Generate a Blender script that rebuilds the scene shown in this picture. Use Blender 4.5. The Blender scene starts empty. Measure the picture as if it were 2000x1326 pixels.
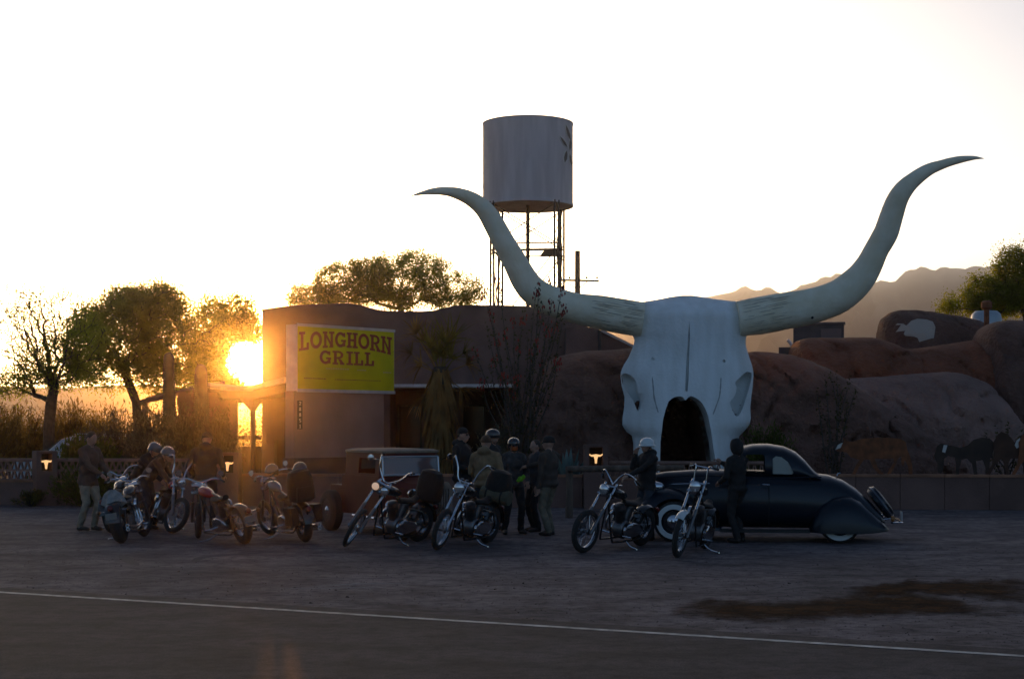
import bpy, bmesh, math, random
import numpy as np
from mathutils import Vector, Matrix, Quaternion
from mathutils.bvhtree import BVHTree

# ------------------------------------------------------------------ camera, sky, sun, exposure
F, H, YH = 3000.0, 2.0, 830.0          # focal length in photo pixels, eye height, horizon row
SC = bpy.context.scene
COL = SC.collection
R = math.radians
cam_d = bpy.data.cameras.new('camera')
cam = bpy.data.objects.new('camera', cam_d)
COL.objects.link(cam)
cam.location = (0, 0, H)
cam.rotation_euler = (R(90), 0, 0)
cam_d.sensor_width = 36.0
cam_d.lens = 36.0 * F / 2000.0
cam_d.shift_y = (YH - 663.0) / 2000.0
cam_d.clip_start = 0.5
cam_d.clip_end = 9000
SC.camera = cam

SUN = Vector(((480 - 1000) / F, 1.0, (YH - 706) / F)).normalized()
sun_el = math.asin(SUN.z)
sun_az = math.atan2(SUN.x, SUN.y)       # clockwise from +Y
wd = bpy.data.worlds.new('World')
SC.world = wd
wd.use_nodes = True
wn = wd.node_tree.nodes
wl = wd.node_tree.links
wn.clear()
w_out = wn.new('ShaderNodeOutputWorld')
w_bg = wn.new('ShaderNodeBackground')
w_sky = wn.new('ShaderNodeTexSky')
w_sky.sky_type = 'NISHITA'
w_sky.sun_disc = False
w_sky.sun_elevation = sun_el
w_sky.sun_rotation = sun_az
w_sky.altitude = 900
w_sky.air_density = 0.45
w_sky.dust_density = 5.0
w_sky.ozone_density = 1.1
w_bg.inputs['Strength'].default_value = 0.15
wl.new(w_sky.outputs[0], w_bg.inputs['Color'])
# the sun's own disc, seen in the photograph beside the building
w_tc = wn.new('ShaderNodeTexCoord')
w_dot = wn.new('ShaderNodeVectorMath'); w_dot.operation = 'DOT_PRODUCT'
w_dot.inputs[1].default_value = SUN
wl.new(w_tc.outputs['Generated'], w_dot.inputs[0])
w_mr = wn.new('ShaderNodeMapRange')
w_mr.inputs['From Min'].default_value = math.cos(R(0.52))
w_mr.inputs['From Max'].default_value = math.cos(R(0.40))
wl.new(w_dot.outputs['Value'], w_mr.inputs['Value'])
w_ms = wn.new('ShaderNodeMath'); w_ms.operation = 'MULTIPLY'
w_ms.inputs[1].default_value = 40.0
wl.new(w_mr.outputs[0], w_ms.inputs[0])
w_bd = wn.new('ShaderNodeBackground')
w_bd.inputs['Color'].default_value = (1.0, 0.72, 0.36, 1)
wl.new(w_ms.outputs[0], w_bd.inputs['Strength'])
w_add = wn.new('ShaderNodeAddShader')
wl.new(w_bg.outputs[0], w_add.inputs[0]); wl.new(w_bd.outputs[0], w_add.inputs[1])
wl.new(w_add.outputs[0], w_out.inputs['Surface'])

sl = bpy.data.lights.new('sun', 'SUN')
sl.energy = 2.1
sl.angle = R(0.55)
sl.color = (1.0, 0.36, 0.05)
so = bpy.data.objects.new('sun', sl)
COL.objects.link(so)
so.rotation_mode = 'QUATERNION'
so.rotation_quaternion = SUN.to_track_quat('Z', 'Y')
so.location = (-40, 200, 60)

SC.view_settings.view_transform = 'Standard'
SC.view_settings.look = 'None'
SC.view_settings.gamma = 1.0
SC.view_settings.use_curve_mapping = False
SC.view_settings.exposure = 1.0
SC.render.engine = 'CYCLES'
SC.cycles.use_denoising = True
try: SC.cycles.denoiser = 'OPENIMAGEDENOISE'
except Exception: pass
SC.cycles.max_bounces = 7
SC.cycles.transparent_max_bounces = 8
SC.cycles.volume_bounces = 0
SC.cycles.sample_clamp_indirect = 4.0
SC.cycles.caustics_reflective = False
SC.cycles.caustics_refractive = False

# ------------------------------------------------------------------ helpers
def W(px, py, Y):                        # photo pixel at depth Y -> point of the place
    return Vector(((px - 1000) / F * Y, Y, H + (YH - py) / F * Y))
def GY(py): return F * H / (py - YH)
def G(px, py):                           # photo pixel on the ground
    y = GY(py)
    return Vector(((px - 1000) / F * y, y, 0))

MATS = {}
def mat(name, col, rough=0.7, metal=0.0, var=0.0, scale=3.0, bump=0.0, bscale=None, spec=0.5, coat=0.0,
        emit=None, estr=0.0, col2=None, stretch=(1, 1, 1), detail=6, bdist=0.05, alpha=None, trans=0.0):
    if name in MATS: return MATS[name]
    m = bpy.data.materials.new(name); m.use_nodes = True
    nt = m.node_tree; n = nt.nodes; l = nt.links
    b = n['Principled BSDF']
    b.inputs['Base Color'].default_value = (*col, 1)
    b.inputs['Roughness'].default_value = rough
    b.inputs['Metallic'].default_value = metal
    b.inputs['Specular IOR Level'].default_value = spec
    if coat: b.inputs['Coat Weight'].default_value = coat; b.inputs['Coat Roughness'].default_value = 0.08
    if emit: b.inputs['Emission Color'].default_value = (*emit, 1); b.inputs['Emission Strength'].default_value = estr
    if trans: b.inputs['Transmission Weight'].default_value = trans
    tc = None
    if var or col2:
        tc = n.new('ShaderNodeTexCoord'); mp = n.new('ShaderNodeMapping'); mp.inputs['Scale'].default_value = stretch
        l.new(tc.outputs['Object'], mp.inputs[0])
        t = n.new('ShaderNodeTexNoise'); t.inputs['Scale'].default_value = scale; t.inputs['Detail'].default_value = detail
        l.new(mp.outputs[0], t.inputs['Vector'])
        cr = n.new('ShaderNodeValToRGB')
        c2 = col2 or tuple(min(1, c * (1 + var)) for c in col)
        c1 = col if col2 else tuple(c * (1 - var) for c in col)
        cr.color_ramp.elements[0].position = 0.35; cr.color_ramp.elements[0].color = (*c1, 1)
        cr.color_ramp.elements[1].position = 0.68; cr.color_ramp.elements[1].color = (*c2, 1)
        l.new(t.outputs[0], cr.inputs[0]); l.new(cr.outputs[0], b.inputs['Base Color'])
    if bump:
        if tc is None: tc = n.new('ShaderNodeTexCoord')
        t2 = n.new('ShaderNodeTexNoise'); t2.inputs['Scale'].default_value = bscale or scale * 4; t2.inputs['Detail'].default_value = 5
        l.new(tc.outputs['Object'], t2.inputs['Vector'])
        bp = n.new('ShaderNodeBump'); bp.inputs['Strength'].default_value = bump; bp.inputs['Distance'].default_value = bdist
        l.new(t2.outputs[0], bp.inputs['Height']); l.new(bp.outputs[0], b.inputs['Normal'])
    MATS[name] = m
    return m

def leafmat(name, col, tcol, mix=0.5):
    if name in MATS: return MATS[name]
    m = bpy.data.materials.new(name); m.use_nodes = True
    nt = m.node_tree; n = nt.nodes; l = nt.links
    n.remove(n['Principled BSDF'])
    out = [x for x in n if x.type == 'OUTPUT_MATERIAL'][0]
    d = n.new('ShaderNodeBsdfDiffuse'); t = n.new('ShaderNodeBsdfTranslucent'); mx = n.new('ShaderNodeMixShader')
    oi = n.new('ShaderNodeTexCoord'); nz = n.new('ShaderNodeTexNoise'); nz.inputs['Scale'].default_value = 2.2
    l.new(oi.outputs['Object'], nz.inputs['Vector'])
    for sh, c in ((d, col), (t, tcol)):
        cr = n.new('ShaderNodeValToRGB')
        cr.color_ramp.elements[0].position = 0.35; cr.color_ramp.elements[0].color = (c[0] * .7, c[1] * .7, c[2] * .7, 1)
        cr.color_ramp.elements[1].position = 0.65; cr.color_ramp.elements[1].color = (c[0] * 1.3, c[1] * 1.25, c[2] * 1.1, 1)
        l.new(nz.outputs[0], cr.inputs[0]); l.new(cr.outputs[0], sh.inputs['Color'])
    mx.inputs[0].default_value = mix
    l.new(d.outputs[0], mx.inputs[1]); l.new(t.outputs[0], mx.inputs[2]); l.new(mx.outputs[0], out.inputs['Surface'])
    MATS[name] = m
    return m

def basis(d, up=Vector((0, 0, 1))):
    d = Vector(d).normalized()
    if abs(d.dot(up)) > 0.98: up = Vector((0, 1, 0))
    a = d.cross(up).normalized(); b = a.cross(d).normalized()
    return a, b

class MB:
    def __init__(s): s.v = []; s.f = []; s.mi = []
    def add(s, vs, fs, mi=0):
        k = len(s.v); s.v.extend(Vector(p) for p in vs)
        s.f.extend(tuple(i + k for i in f) for f in fs); s.mi.extend([mi] * len(fs)); return s
    def box(s, c, size, rot=None, mi=0, taper=1.0):
        x, y, z = (q / 2 for q in size); c = Vector(c)
        pts = [Vector((sx * x * (taper if sz > 0 else 1), sy * y * (taper if sz > 0 else 1), sz * z)) for sz in (-1, 1) for sy in (-1, 1) for sx in (-1, 1)]
        if rot is not None: pts = [rot @ p for p in pts]
        return s.add([c + p for p in pts], [(0, 2, 3, 1), (4, 5, 7, 6), (0, 1, 5, 4), (2, 6, 7, 3), (0, 4, 6, 2), (1, 3, 7, 5)], mi)
    def rings(s, rr, cap=True, closed=False, mi=0):
        n = len(rr[0]); k = len(s.v)
        for r in rr: s.v.extend(Vector(p) for p in r)
        m = len(rr)
        for i in range(m if closed else m - 1):
            a = k + i * n; b = k + ((i + 1) % m) * n
            for j in range(n):
                s.f.append((a + j, a + (j + 1) % n, b + (j + 1) % n, b + j)); s.mi.append(mi)
        if cap and not closed:
            s.f.append(tuple(k + j for j in reversed(range(n)))); s.mi.append(mi)
            s.f.append(tuple(k + (m - 1) * n + j for j in range(n))); s.mi.append(mi)
        return s
    def tube(s, pts, r, n=8, cap=True, mi=0, closed=False, flat=1.0):
        pts = [Vector(p) for p in pts]
        rs = r if isinstance(r, (list, tuple)) else [r] * len(pts)
        rr = []; pa = None
        for i, p in enumerate(pts):
            if closed: d = pts[(i + 1) % len(pts)] - pts[i - 1]
            else: d = pts[min(i + 1, len(pts) - 1)] - pts[max(i - 1, 0)]
            if d.length < 1e-9: d = Vector((0, 0, 1))
            d.normalize()
            if pa is None: a, b = basis(d)
            else:
                a = (pa - d * pa.dot(d))
                a = a.normalized() if a.length > 1e-6 else basis(d)[0]
                b = a.cross(d).normalized()
            pa = a
            rr.append([p + (a * math.cos(t) + b * math.sin(t) * flat) * rs[i] for t in (2 * math.pi * j / n for j in range(n))])
        return s.rings(rr, cap, closed, mi)
    def lathe(s, prof, c, axis, n=24, mi=0, closed=False, cap=True, arc=None):   # prof: (radius, along)
        a, b = basis(axis); d = Vector(axis).normalized(); c = Vector(c)
        rr = [[c + d * h + (a * math.cos(t) + b * math.sin(t)) * max(r, 1e-4) for t in (2 * math.pi * j / n for j in range(n))] for r, h in prof]
        return s.rings(rr, cap, closed, mi)
    def ell(s, c, r, rot=None, n=12, m=8, mi=0):
        c = Vector(c); rr = []
        for i in range(m + 1):
            t = math.pi * (0.02 + 0.96 * i / m)
            ring = []
            for j in range(n):
                q = 2 * math.pi * j / n
                p = Vector((r[0] * math.sin(t) * math.cos(q), r[1] * math.sin(t) * math.sin(q), -r[2] * math.cos(t)))
                ring.append(c + (rot @ p if rot is not None else p))
            rr.append(ring)
        return s.rings(rr, True, False, mi)
    def prism(s, poly, d, mi=0):        # poly: 3d points, extruded by vector d
        d = Vector(d); n = len(poly); P = [Vector(p) for p in poly]
        k = len(s.v); s.v.extend(P); s.v.extend(p + d for p in P)
        s.f.append(tuple(k + i for i in range(n))); s.f.append(tuple(k + n + i for i in reversed(range(n))))
        s.mi += [mi, mi]
        for i in range(n):
            j = (i + 1) % n
            s.f.append((k + i, k + n + i, k + n + j, k + j)); s.mi.append(mi)
        return s
    def xf(s, M, start=0):
        for i in range(start, len(s.v)): s.v[i] = M @ s.v[i]
        return s
    def mesh(s, name='m'):
        me = bpy.data.meshes.new(name)
        me.from_pydata([tuple(p) for p in s.v], [], s.f)
        bm = bmesh.new(); bm.from_mesh(me)
        for f, i in zip(bm.faces, s.mi): f.material_index = i
        bmesh.ops.recalc_face_normals(bm, faces=bm.faces[:])
        bm.to_mesh(me); bm.free()
        return me
    def build(s, name, m, parent=None, smooth=True, ang=40):
        me = s.mesh(name)
        return obj(name, me, m, parent, smooth, ang)

def obj(name, me, m=None, parent=None, smooth=True, ang=40):
    if m is not None:
        for q in (m if isinstance(m, (list, tuple)) else [m]): me.materials.append(q)
    if smooth and len(me.polygons):
        me.polygons.foreach_set('use_smooth', [True] * len(me.polygons))
        try: me.set_sharp_from_angle(angle=R(ang))
        except Exception: pass
    o = bpy.data.objects.new(name, me); COL.objects.link(o)
    if parent is not None: o.parent = parent
    return o

def tag(o, label, cat, group=None):
    o['label'] = label; o['category'] = cat; o['kind'] = 'thing'
    if group: o['group'] = group
    return o
def struct(o): o['kind'] = 'structure'; return o
def empty(name, loc=(0, 0, 0), rz=0.0):
    o = bpy.data.objects.new(name, None); COL.objects.link(o)
    o.location = loc; o.rotation_euler = (0, 0, rz); o.empty_display_size = 0.2
    return o
def boolean(me, cutters, op='DIFFERENCE'):
    o = bpy.data.objects.new('tmp', me); COL.objects.link(o); tmp = []
    for c in cutters:
        q = bpy.data.objects.new('tmpc', c); COL.objects.link(q); tmp.append(q)
        md = o.modifiers.new('b', 'BOOLEAN'); md.object = q; md.operation = op; md.solver = 'EXACT'
    dg = bpy.context.evaluated_depsgraph_get(); dg.update()
    r = bpy.data.meshes.new_from_object(o.evaluated_get(dg))
    for q in tmp + [o]: bpy.data.objects.remove(q)
    return r
def fbm(p, sc=1.0, octs=4):
    from mathutils import noise
    return noise.fractal(Vector(p) * sc, 1.0, 2.0, octs)
def interp(x, pts):
    if x <= pts[0][0]: return pts[0][1]
    for (a, b), (c, d) in zip(pts, pts[1:]):
        if x <= c: return b + (d - b) * (x - a) / (c - a) if c > a else d
    return pts[-1][1]
def smooth_path(pts, n=6):               # Catmull-Rom through tuples of any length
    P = [np.array(p, float) for p in pts]; out = []
    for i in range(len(P) - 1):
        p0 = P[max(i - 1, 0)]; p1 = P[i]; p2 = P[i + 1]; p3 = P[min(i + 2, len(P) - 1)]
        for k in range(n):
            t = k / n
            out.append(0.5 * ((2 * p1) + (p2 - p0) * t + (2 * p0 - 5 * p1 + 4 * p2 - p3) * t * t + (3 * p1 - p0 - 3 * p2 + p3) * t ** 3))
    out.append(P[-1]); return out
def quads(name, cen, size, aspect, m, parent, rng, updir=None, spread=1.0):   # many leaf faces in one mesh
    cen = np.asarray(cen, float); n = len(cen)
    d = rng.normal(size=(n, 3))
    if updir is not None: d = np.asarray(updir) + d * spread
    d /= np.linalg.norm(d, axis=1)[:, None] + 1e-9
    a = np.cross(d, rng.normal(size=(n, 3))); a /= np.linalg.norm(a, axis=1)[:, None] + 1e-9
    sz = np.asarray(size) * np.ones(n); sz = (sz * (0.6 + 0.8 * rng.random(n)))[:, None]
    w = a * sz * aspect * 0.5
    v = np.stack([cen - d * sz * .5, cen + w, cen + d * sz * .5, cen - w], 1).reshape(-1, 3)
    me = bpy.data.meshes.new(name)
    me.vertices.add(4 * n); me.vertices.foreach_set('co', v.astype(np.float32).ravel())
    me.loops.add(4 * n); me.loops.foreach_set('vertex_index', np.arange(4 * n, dtype=np.int32))
    me.polygons.add(n); me.polygons.foreach_set('loop_start', np.arange(0, 4 * n, 4, dtype=np.int32))
    me.update(calc_edges=True)
    return obj(name, me, m, parent, smooth=False)
# ------------------------------------------------------------------ ground, road, hills, haze
rng = np.random.default_rng(7)
random.seed(7)

def asphalt(name, c1, c2, rough, speck, glit):
    m = bpy.data.materials.new(name); m.use_nodes = True
    nt = m.node_tree; n = nt.nodes; l = nt.links; b = n['Principled BSDF']
    tc = n.new('ShaderNodeTexCoord')
    def noise(sc, det=6, st=(1, 1, 1)):
        mp = n.new('ShaderNodeMapping'); mp.inputs['Scale'].default_value = st; l.new(tc.outputs['Object'], mp.inputs[0])
        t = n.new('ShaderNodeTexNoise'); t.inputs['Scale'].default_value = sc; t.inputs['Detail'].default_value = det
        l.new(mp.outputs[0], t.inputs['Vector']); return t
    def ramp(src, p0, k0, p1, k1):
        r = n.new('ShaderNodeValToRGB'); r.color_ramp.elements[0].position = p0; r.color_ramp.elements[1].position = p1
        r.color_ramp.elements[0].color = (*k0, 1); r.color_ramp.elements[1].color = (*k1, 1); l.new(src, r.inputs[0]); return r
    def mul(a, c):
        x = n.new('ShaderNodeMix'); x.data_type = 'RGBA'; x.blend_type = 'MULTIPLY'; x.inputs[0].default_value = 1
        l.new(a, x.inputs[6]); l.new(c, x.inputs[7]); return x.outputs[2]
    base = ramp(noise(0.35, 8).outputs[0], 0.35, c1, 0.7, c2).outputs[0]
    base = mul(base, ramp(noise(1.6, 8, (0.85, 1.15, 1)).outputs[0], 0.32, (.55, .53, .53), 0.6, (1.25, 1.25, 1.25)).outputs[0])
    base = mul(base, ramp(noise(7, 4).outputs[0], 0.30, (speck,) * 3, 0.56, (1.12, 1.12, 1.12)).outputs[0])
    base = mul(base, ramp(noise(60, 2).outputs[0], 0.3, (.55,) * 3, 0.7, (1.35,) * 3).outputs[0])
    l.new(base, b.inputs['Base Color']); b.inputs['Specular IOR Level'].default_value = .22
    rr = ramp(noise(70, 2).outputs[0], 0.35, (rough - glit,) * 3, 0.65, (rough,) * 3)
    l.new(rr.outputs[0], b.inputs['Roughness'])
    bp = n.new('ShaderNodeBump'); bp.inputs['Strength'].default_value = 0.5; bp.inputs['Distance'].default_value = 0.012
    l.new(noise(45, 4).outputs[0], bp.inputs['Height']); l.new(bp.outputs[0], b.inputs['Normal'])
    return m

def sheet(name, pts, z, m):
    return struct(obj(name, MB().add([(x, y, z) for x, y in pts], [tuple(range(len(pts)))]).mesh(name), m, smooth=False))

M_DESERT = mat('desert_soil', (.17, .12, .085), .95, var=.35, scale=.4, bump=.4, bscale=6)
M_LOT = asphalt('dusty_asphalt', (.095, .076, .077), (.185, .147, .143), .95, .45, .06)
M_ROAD = asphalt('road_asphalt', (.042, .034, .035), (.066, .053, .053), .95, .6, .12)
M_LINE = mat('road_paint', (.40, .39, .36), .7, var=.45, scale=6)
sheet('ground', [(-1790, -250), (1790, -250), (1790, 2620), (-1790, 2620)], -.03, M_DESERT)
L0, L1 = G(0, 1157), G(2000, 1282)
ld = (L1 - L0).normalized(); ln = Vector((-ld.y, ld.x, 0))      # ln points away from the camera
if ln.y < 0: ln = -ln
def along(t, o): p = L0 + ld * t + ln * o; return (p.x, p.y)
lotm = L0 + ld * 6
sheet('parking_lot', [along(-75, -.6), along(60, -.6), along(60, 30), (24, 37.6), (-24, 38.6), (-60, 60)], 0.0, M_LOT)
sheet('road', [along(-160, .42), along(120, .42), along(120, -11), along(-160, -11)], .004, M_ROAD)
sheet('road_line', [along(-160, .055), along(120, .055), along(120, -.055), along(-160, -.055)], .008, M_LINE)

# reddish silt washed over the lot
def silt(name, rows, z, m, label):
    mb = MB(); top = []; bot = []
    for px, a, b in smooth_path(rows, 6):
        j = 7 * fbm((px * .025, 1, z)), 7 * fbm((px * .025, 9, z))
        top.append(G(px, a - 9 + j[0])); bot.append(G(px, b + 9 + j[1]))
    K = 9; rr = []
    for t, b in zip(top, bot):
        ring = []
        for k in range(K):
            u = k / (K - 1); p = t.lerp(b, u)
            p.z = z + max(0, .012 * math.sin(math.pi * u) * (.55 + fbm((p.x * 1.1, p.y * 1.1, 3)))) ; ring.append(p)
        rr.append(ring)
    vs = [p for r in rr for p in r]
    fs = [(i * K + k, i * K + k + 1, (i + 1) * K + k + 1, (i + 1) * K + k) for i in range(len(rr) - 1) for k in range(K - 1)]
    me = MB().add(vs, fs).mesh(name); at_ = me.attributes.new('edge', 'FLOAT', 'POINT'); nr = len(rr)
    at_.data.foreach_set('value', [min(1, math.sin(math.pi * k / (K - 1)), 4 * i / nr + .02, 4 * (nr - 1 - i) / nr + .02) for i in range(nr) for k in range(K)])
    o = obj(name, me, m); o['kind'] = 'stuff'; o['label'] = label; o['category'] = 'dirt'
M_SILT = mat('red_silt', (.060, .026, .010), .97, spec=.04, var=.6, scale=2.2, bump=.8, bscale=14, bdist=.03)
def feather(m):
    nt = m.node_tree; n = nt.nodes; l = nt.links; b = n['Principled BSDF']
    a = n.new('ShaderNodeAttribute'); a.attribute_name = 'edge'; tc = n.new('ShaderNodeTexCoord'); t = n.new('ShaderNodeTexNoise'); t.inputs['Scale'].default_value = 3.2; t.inputs['Detail'].default_value = 12; t.inputs['Roughness'].default_value = .75
    l.new(tc.outputs['Object'], t.inputs['Vector']); s_ = n.new('ShaderNodeMath'); s_.operation = 'MULTIPLY_ADD'; l.new(t.outputs[0], s_.inputs[0]); s_.inputs[1].default_value = 1.9; l.new(a.outputs['Fac'], s_.inputs[2])
    r = n.new('ShaderNodeMapRange'); r.inputs['From Min'].default_value = 1.15; r.inputs['From Max'].default_value = 1.95; l.new(s_.outputs[0], r.inputs['Value']); l.new(r.outputs[0], b.inputs['Alpha'])
feather(M_SILT)
silt('dirt', [(1295, 1196, 1198), (1330, 1183, 1200), (1400, 1176, 1206), (1480, 1178, 1213), (1540, 1180, 1211), (1600, 1172, 1209),
              (1680, 1166, 1203), (1780, 1162, 1200), (1860, 1176, 1196), (1930, 1190, 1196), (2060, 1194, 1197)], .005, M_SILT,
     'bank of reddish silt washed over the lot beside the white road line')
silt('dirt_wash', [(1640, 1157, 1159), (1700, 1148, 1160), (1760, 1142, 1158), (1850, 1138, 1160), (1950, 1136, 1172), (2080, 1134, 1180)], .006, M_SILT,
     'thin reddish silt spread at the right edge of the lot')
# pebbles and grit
gp = []
for _ in range(3800):
    px = random.uniform(-60, 2060); py = 1065 + 190 * random.random() ** 1.3
    if py > 1150 + px * .0625: continue
    gp.append((G(px, py), random.uniform(.003, .010) * (2.0 if random.random() < .06 else 1)))
mb = MB()
for p, r in gp:
    a_ = random.random() * 6.3; rr_ = [r * random.uniform(.6, 1.7) for _ in range(5)]
    P5 = [p + Vector((math.cos(a_ + k * 1.257) * rr_[k], math.sin(a_ + k * 1.257) * rr_[k], 0)) for k in range(5)]
    mb.add(P5 + [p.lerp(q, .5) + Vector((0, 0, r * random.uniform(.4, .9))) for q in P5], [(k, (k + 1) % 5, (k + 1) % 5 + 5, k + 5) for k in range(5)] + [(5, 6, 7, 8, 9)])
o = mb.build('gravel', mat('grit', (.07, .05, .04), .95, var=.4, scale=8), smooth=False)
o['kind'] = 'stuff'; o['label'] = 'loose dark pebbles scattered over the dusty lot'; o['category'] = 'gravel'
# tyre scuffs
def scuff(rows, w, c):
    mb = MB(); P = [G(*p[:2]) for p in smooth_path(rows, 10)]
    vs = []
    for i, p in enumerate(P):
        d = (P[min(i + 1, len(P) - 1)] - P[max(i - 1, 0)]).normalized(); q = Vector((-d.y, d.x, 0)) * w * .5 * math.sin(math.pi * (i + .4) / len(P))
        vs += [p + q + Vector((0, 0, .003)), p - q + Vector((0, 0, .003))]
    mb.add(vs, [(2 * i, 2 * i + 1, 2 * i + 3, 2 * i + 2) for i in range(len(P) - 1)])
    return mb.build('tyre_mark', c, smooth=False)
M_SC = mat('tyre_scuff', (.045, .034, .033), .9, var=.5, scale=12); M_SC2 = mat('pale_scuff', (.15, .13, .135), .9, var=.4, scale=12)
for i, (r_, w_, c_) in enumerate([([(380, 1098), (400, 1088), (500, 1080), (640, 1076)], .22, M_SC), ([(235, 1082), (250, 1094), (270, 1104)], .2, M_SC),
                                  ([(600, 1146), (700, 1140), (800, 1139)], .2, M_SC2), ([(520, 1150), (640, 1148), (760, 1147)], .14, M_SC2), ([(1190, 1091), (1300, 1092), (1400, 1104)], .15, M_SC)]):
    o = scuff(r_, w_, c_); struct(o)

# far hills
def hills(name, ridge, Y0, depth, m, seed, rough):
    xs = np.linspace(ridge[0][0], ridge[-1][0], 150); K = 34; vs = []
    for px in xs:
        top = interp(px, ridge)
        for k in range(K):
            v = k / (K - 1); Y = Y0 - depth * .55 + depth * v
            x = (px - 1000) / F * Y0; zt = H + (YH - top) / F * Y0
            s = 1 - abs((v - .55) / .55) if v < .55 else 1 - (v - .55) / .45
            n_ = fbm((x * .012, Y * .012, seed), 1, 6)
            z = zt * (s ** .9) + rough * zt * n_ * (s * (1 - s)) * 2.6 + (rough * zt * .05 * fbm((x * .05, 0, seed)) if v > .4 else 0)
            vs.append((x, Y, max(z, -.5) - .2))
    n = len(xs)
    fs = [(i * K + k, (i + 1) * K + k, (i + 1) * K + k + 1, i * K + k + 1) for i in range(n - 1) for k in range(K - 1)]
    return struct(obj(name, MB().add(vs, fs).mesh(name), m, ang=180))
M_HILL = mat('mountain_rock', (.095, .078, .085), .95, var=.35, scale=.02)
hills('mountains', [(950, 700), (1100, 640), (1250, 600), (1395, 574), (1433, 567), (1454, 558), (1469, 562), (1501, 560), (1519, 568), (1545, 566), (1560, 561), (1575, 552), (1605, 541), (1632, 533),
                    (1650, 536), (1690, 551), (1719, 550), (1741, 548), (1771, 525), (1802, 521), (1813, 526), (1828, 525), (1839, 518), (1860, 520), (1877, 521), (1903, 516), (1945, 519), (2010, 528), (2150, 560), (2400, 640)],
      2200, 620, M_HILL, 3, .5)
hills('hills', [(-700, 770), (-300, 758), (0, 752), (120, 757), (250, 750), (400, 756), (560, 764), (700, 750), (900, 730), (1100, 740)], 620, 260, M_HILL, 11, .4)
# a low far line of desert scrub at the foot of the hills
o = MB().box((0, 900, 111), (3680, 3180, 248)).build('haze', None, smooth=False)
o.location = (0, 0, 0)
o.data.transform(Matrix.Translation((0, 180, 10)))
mh = bpy.data.materials.new('haze_air'); mh.use_nodes = True
nt = mh.node_tree; nt.nodes.clear()
ho = nt.nodes.new('ShaderNodeOutputMaterial'); hv = nt.nodes.new('ShaderNodeVolumePrincipled')
hv.inputs['Color'].default_value = (.97, .93, .9, 1); hv.inputs['Density'].default_value = 0.0003; hv.inputs['Anisotropy'].default_value = 0.968
nt.links.new(hv.outputs[0], ho.inputs['Volume'])
o.data.materials.append(mh); o['kind'] = 'stuff'; o['label'] = 'dusty evening air glowing round the low sun'; o['category'] = 'haze'
# ------------------------------------------------------------------ boundary wall, lamps, planting bed
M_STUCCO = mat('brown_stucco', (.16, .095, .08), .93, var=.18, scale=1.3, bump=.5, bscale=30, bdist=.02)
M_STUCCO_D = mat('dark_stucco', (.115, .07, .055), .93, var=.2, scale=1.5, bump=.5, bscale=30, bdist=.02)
M_WALL = mat('wall_stucco', (.17, .095, .075), .93, var=.22, scale=.9, bump=.6, bscale=26, bdist=.02)
M_CAP = mat('wall_cap', (.30, .14, .08), .9, var=.25, scale=2, bump=.4)
M_BLOCK = mat('breeze_block', (.24, .14, .11), .93, var=.2, scale=3, bump=.4)
M_SOIL = mat('planting_soil', (.14, .085, .06), .97, var=.35, scale=1.2, bump=.7, bscale=9)
M_RUST = mat('rusty_steel', (.19, .062, .022), .85, var=.35, scale=5, bump=.2)
M_DARK = mat('opening_shade', (.02, .015, .012), .8)  # near-black colour stands in for the shade inside openings
M_WOOD = mat('weathered_wood', (.13, .09, .065), .9, var=.35, scale=6, stretch=(1, 1, .15), bump=.5, bscale=20)
M_WHITEM = mat('white_metal', (.62, .60, .58), .5, var=.12, scale=4)
M_STEEL = mat('dark_tower_steel', (.06, .04, .033), .7, var=.3, scale=3)

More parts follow.
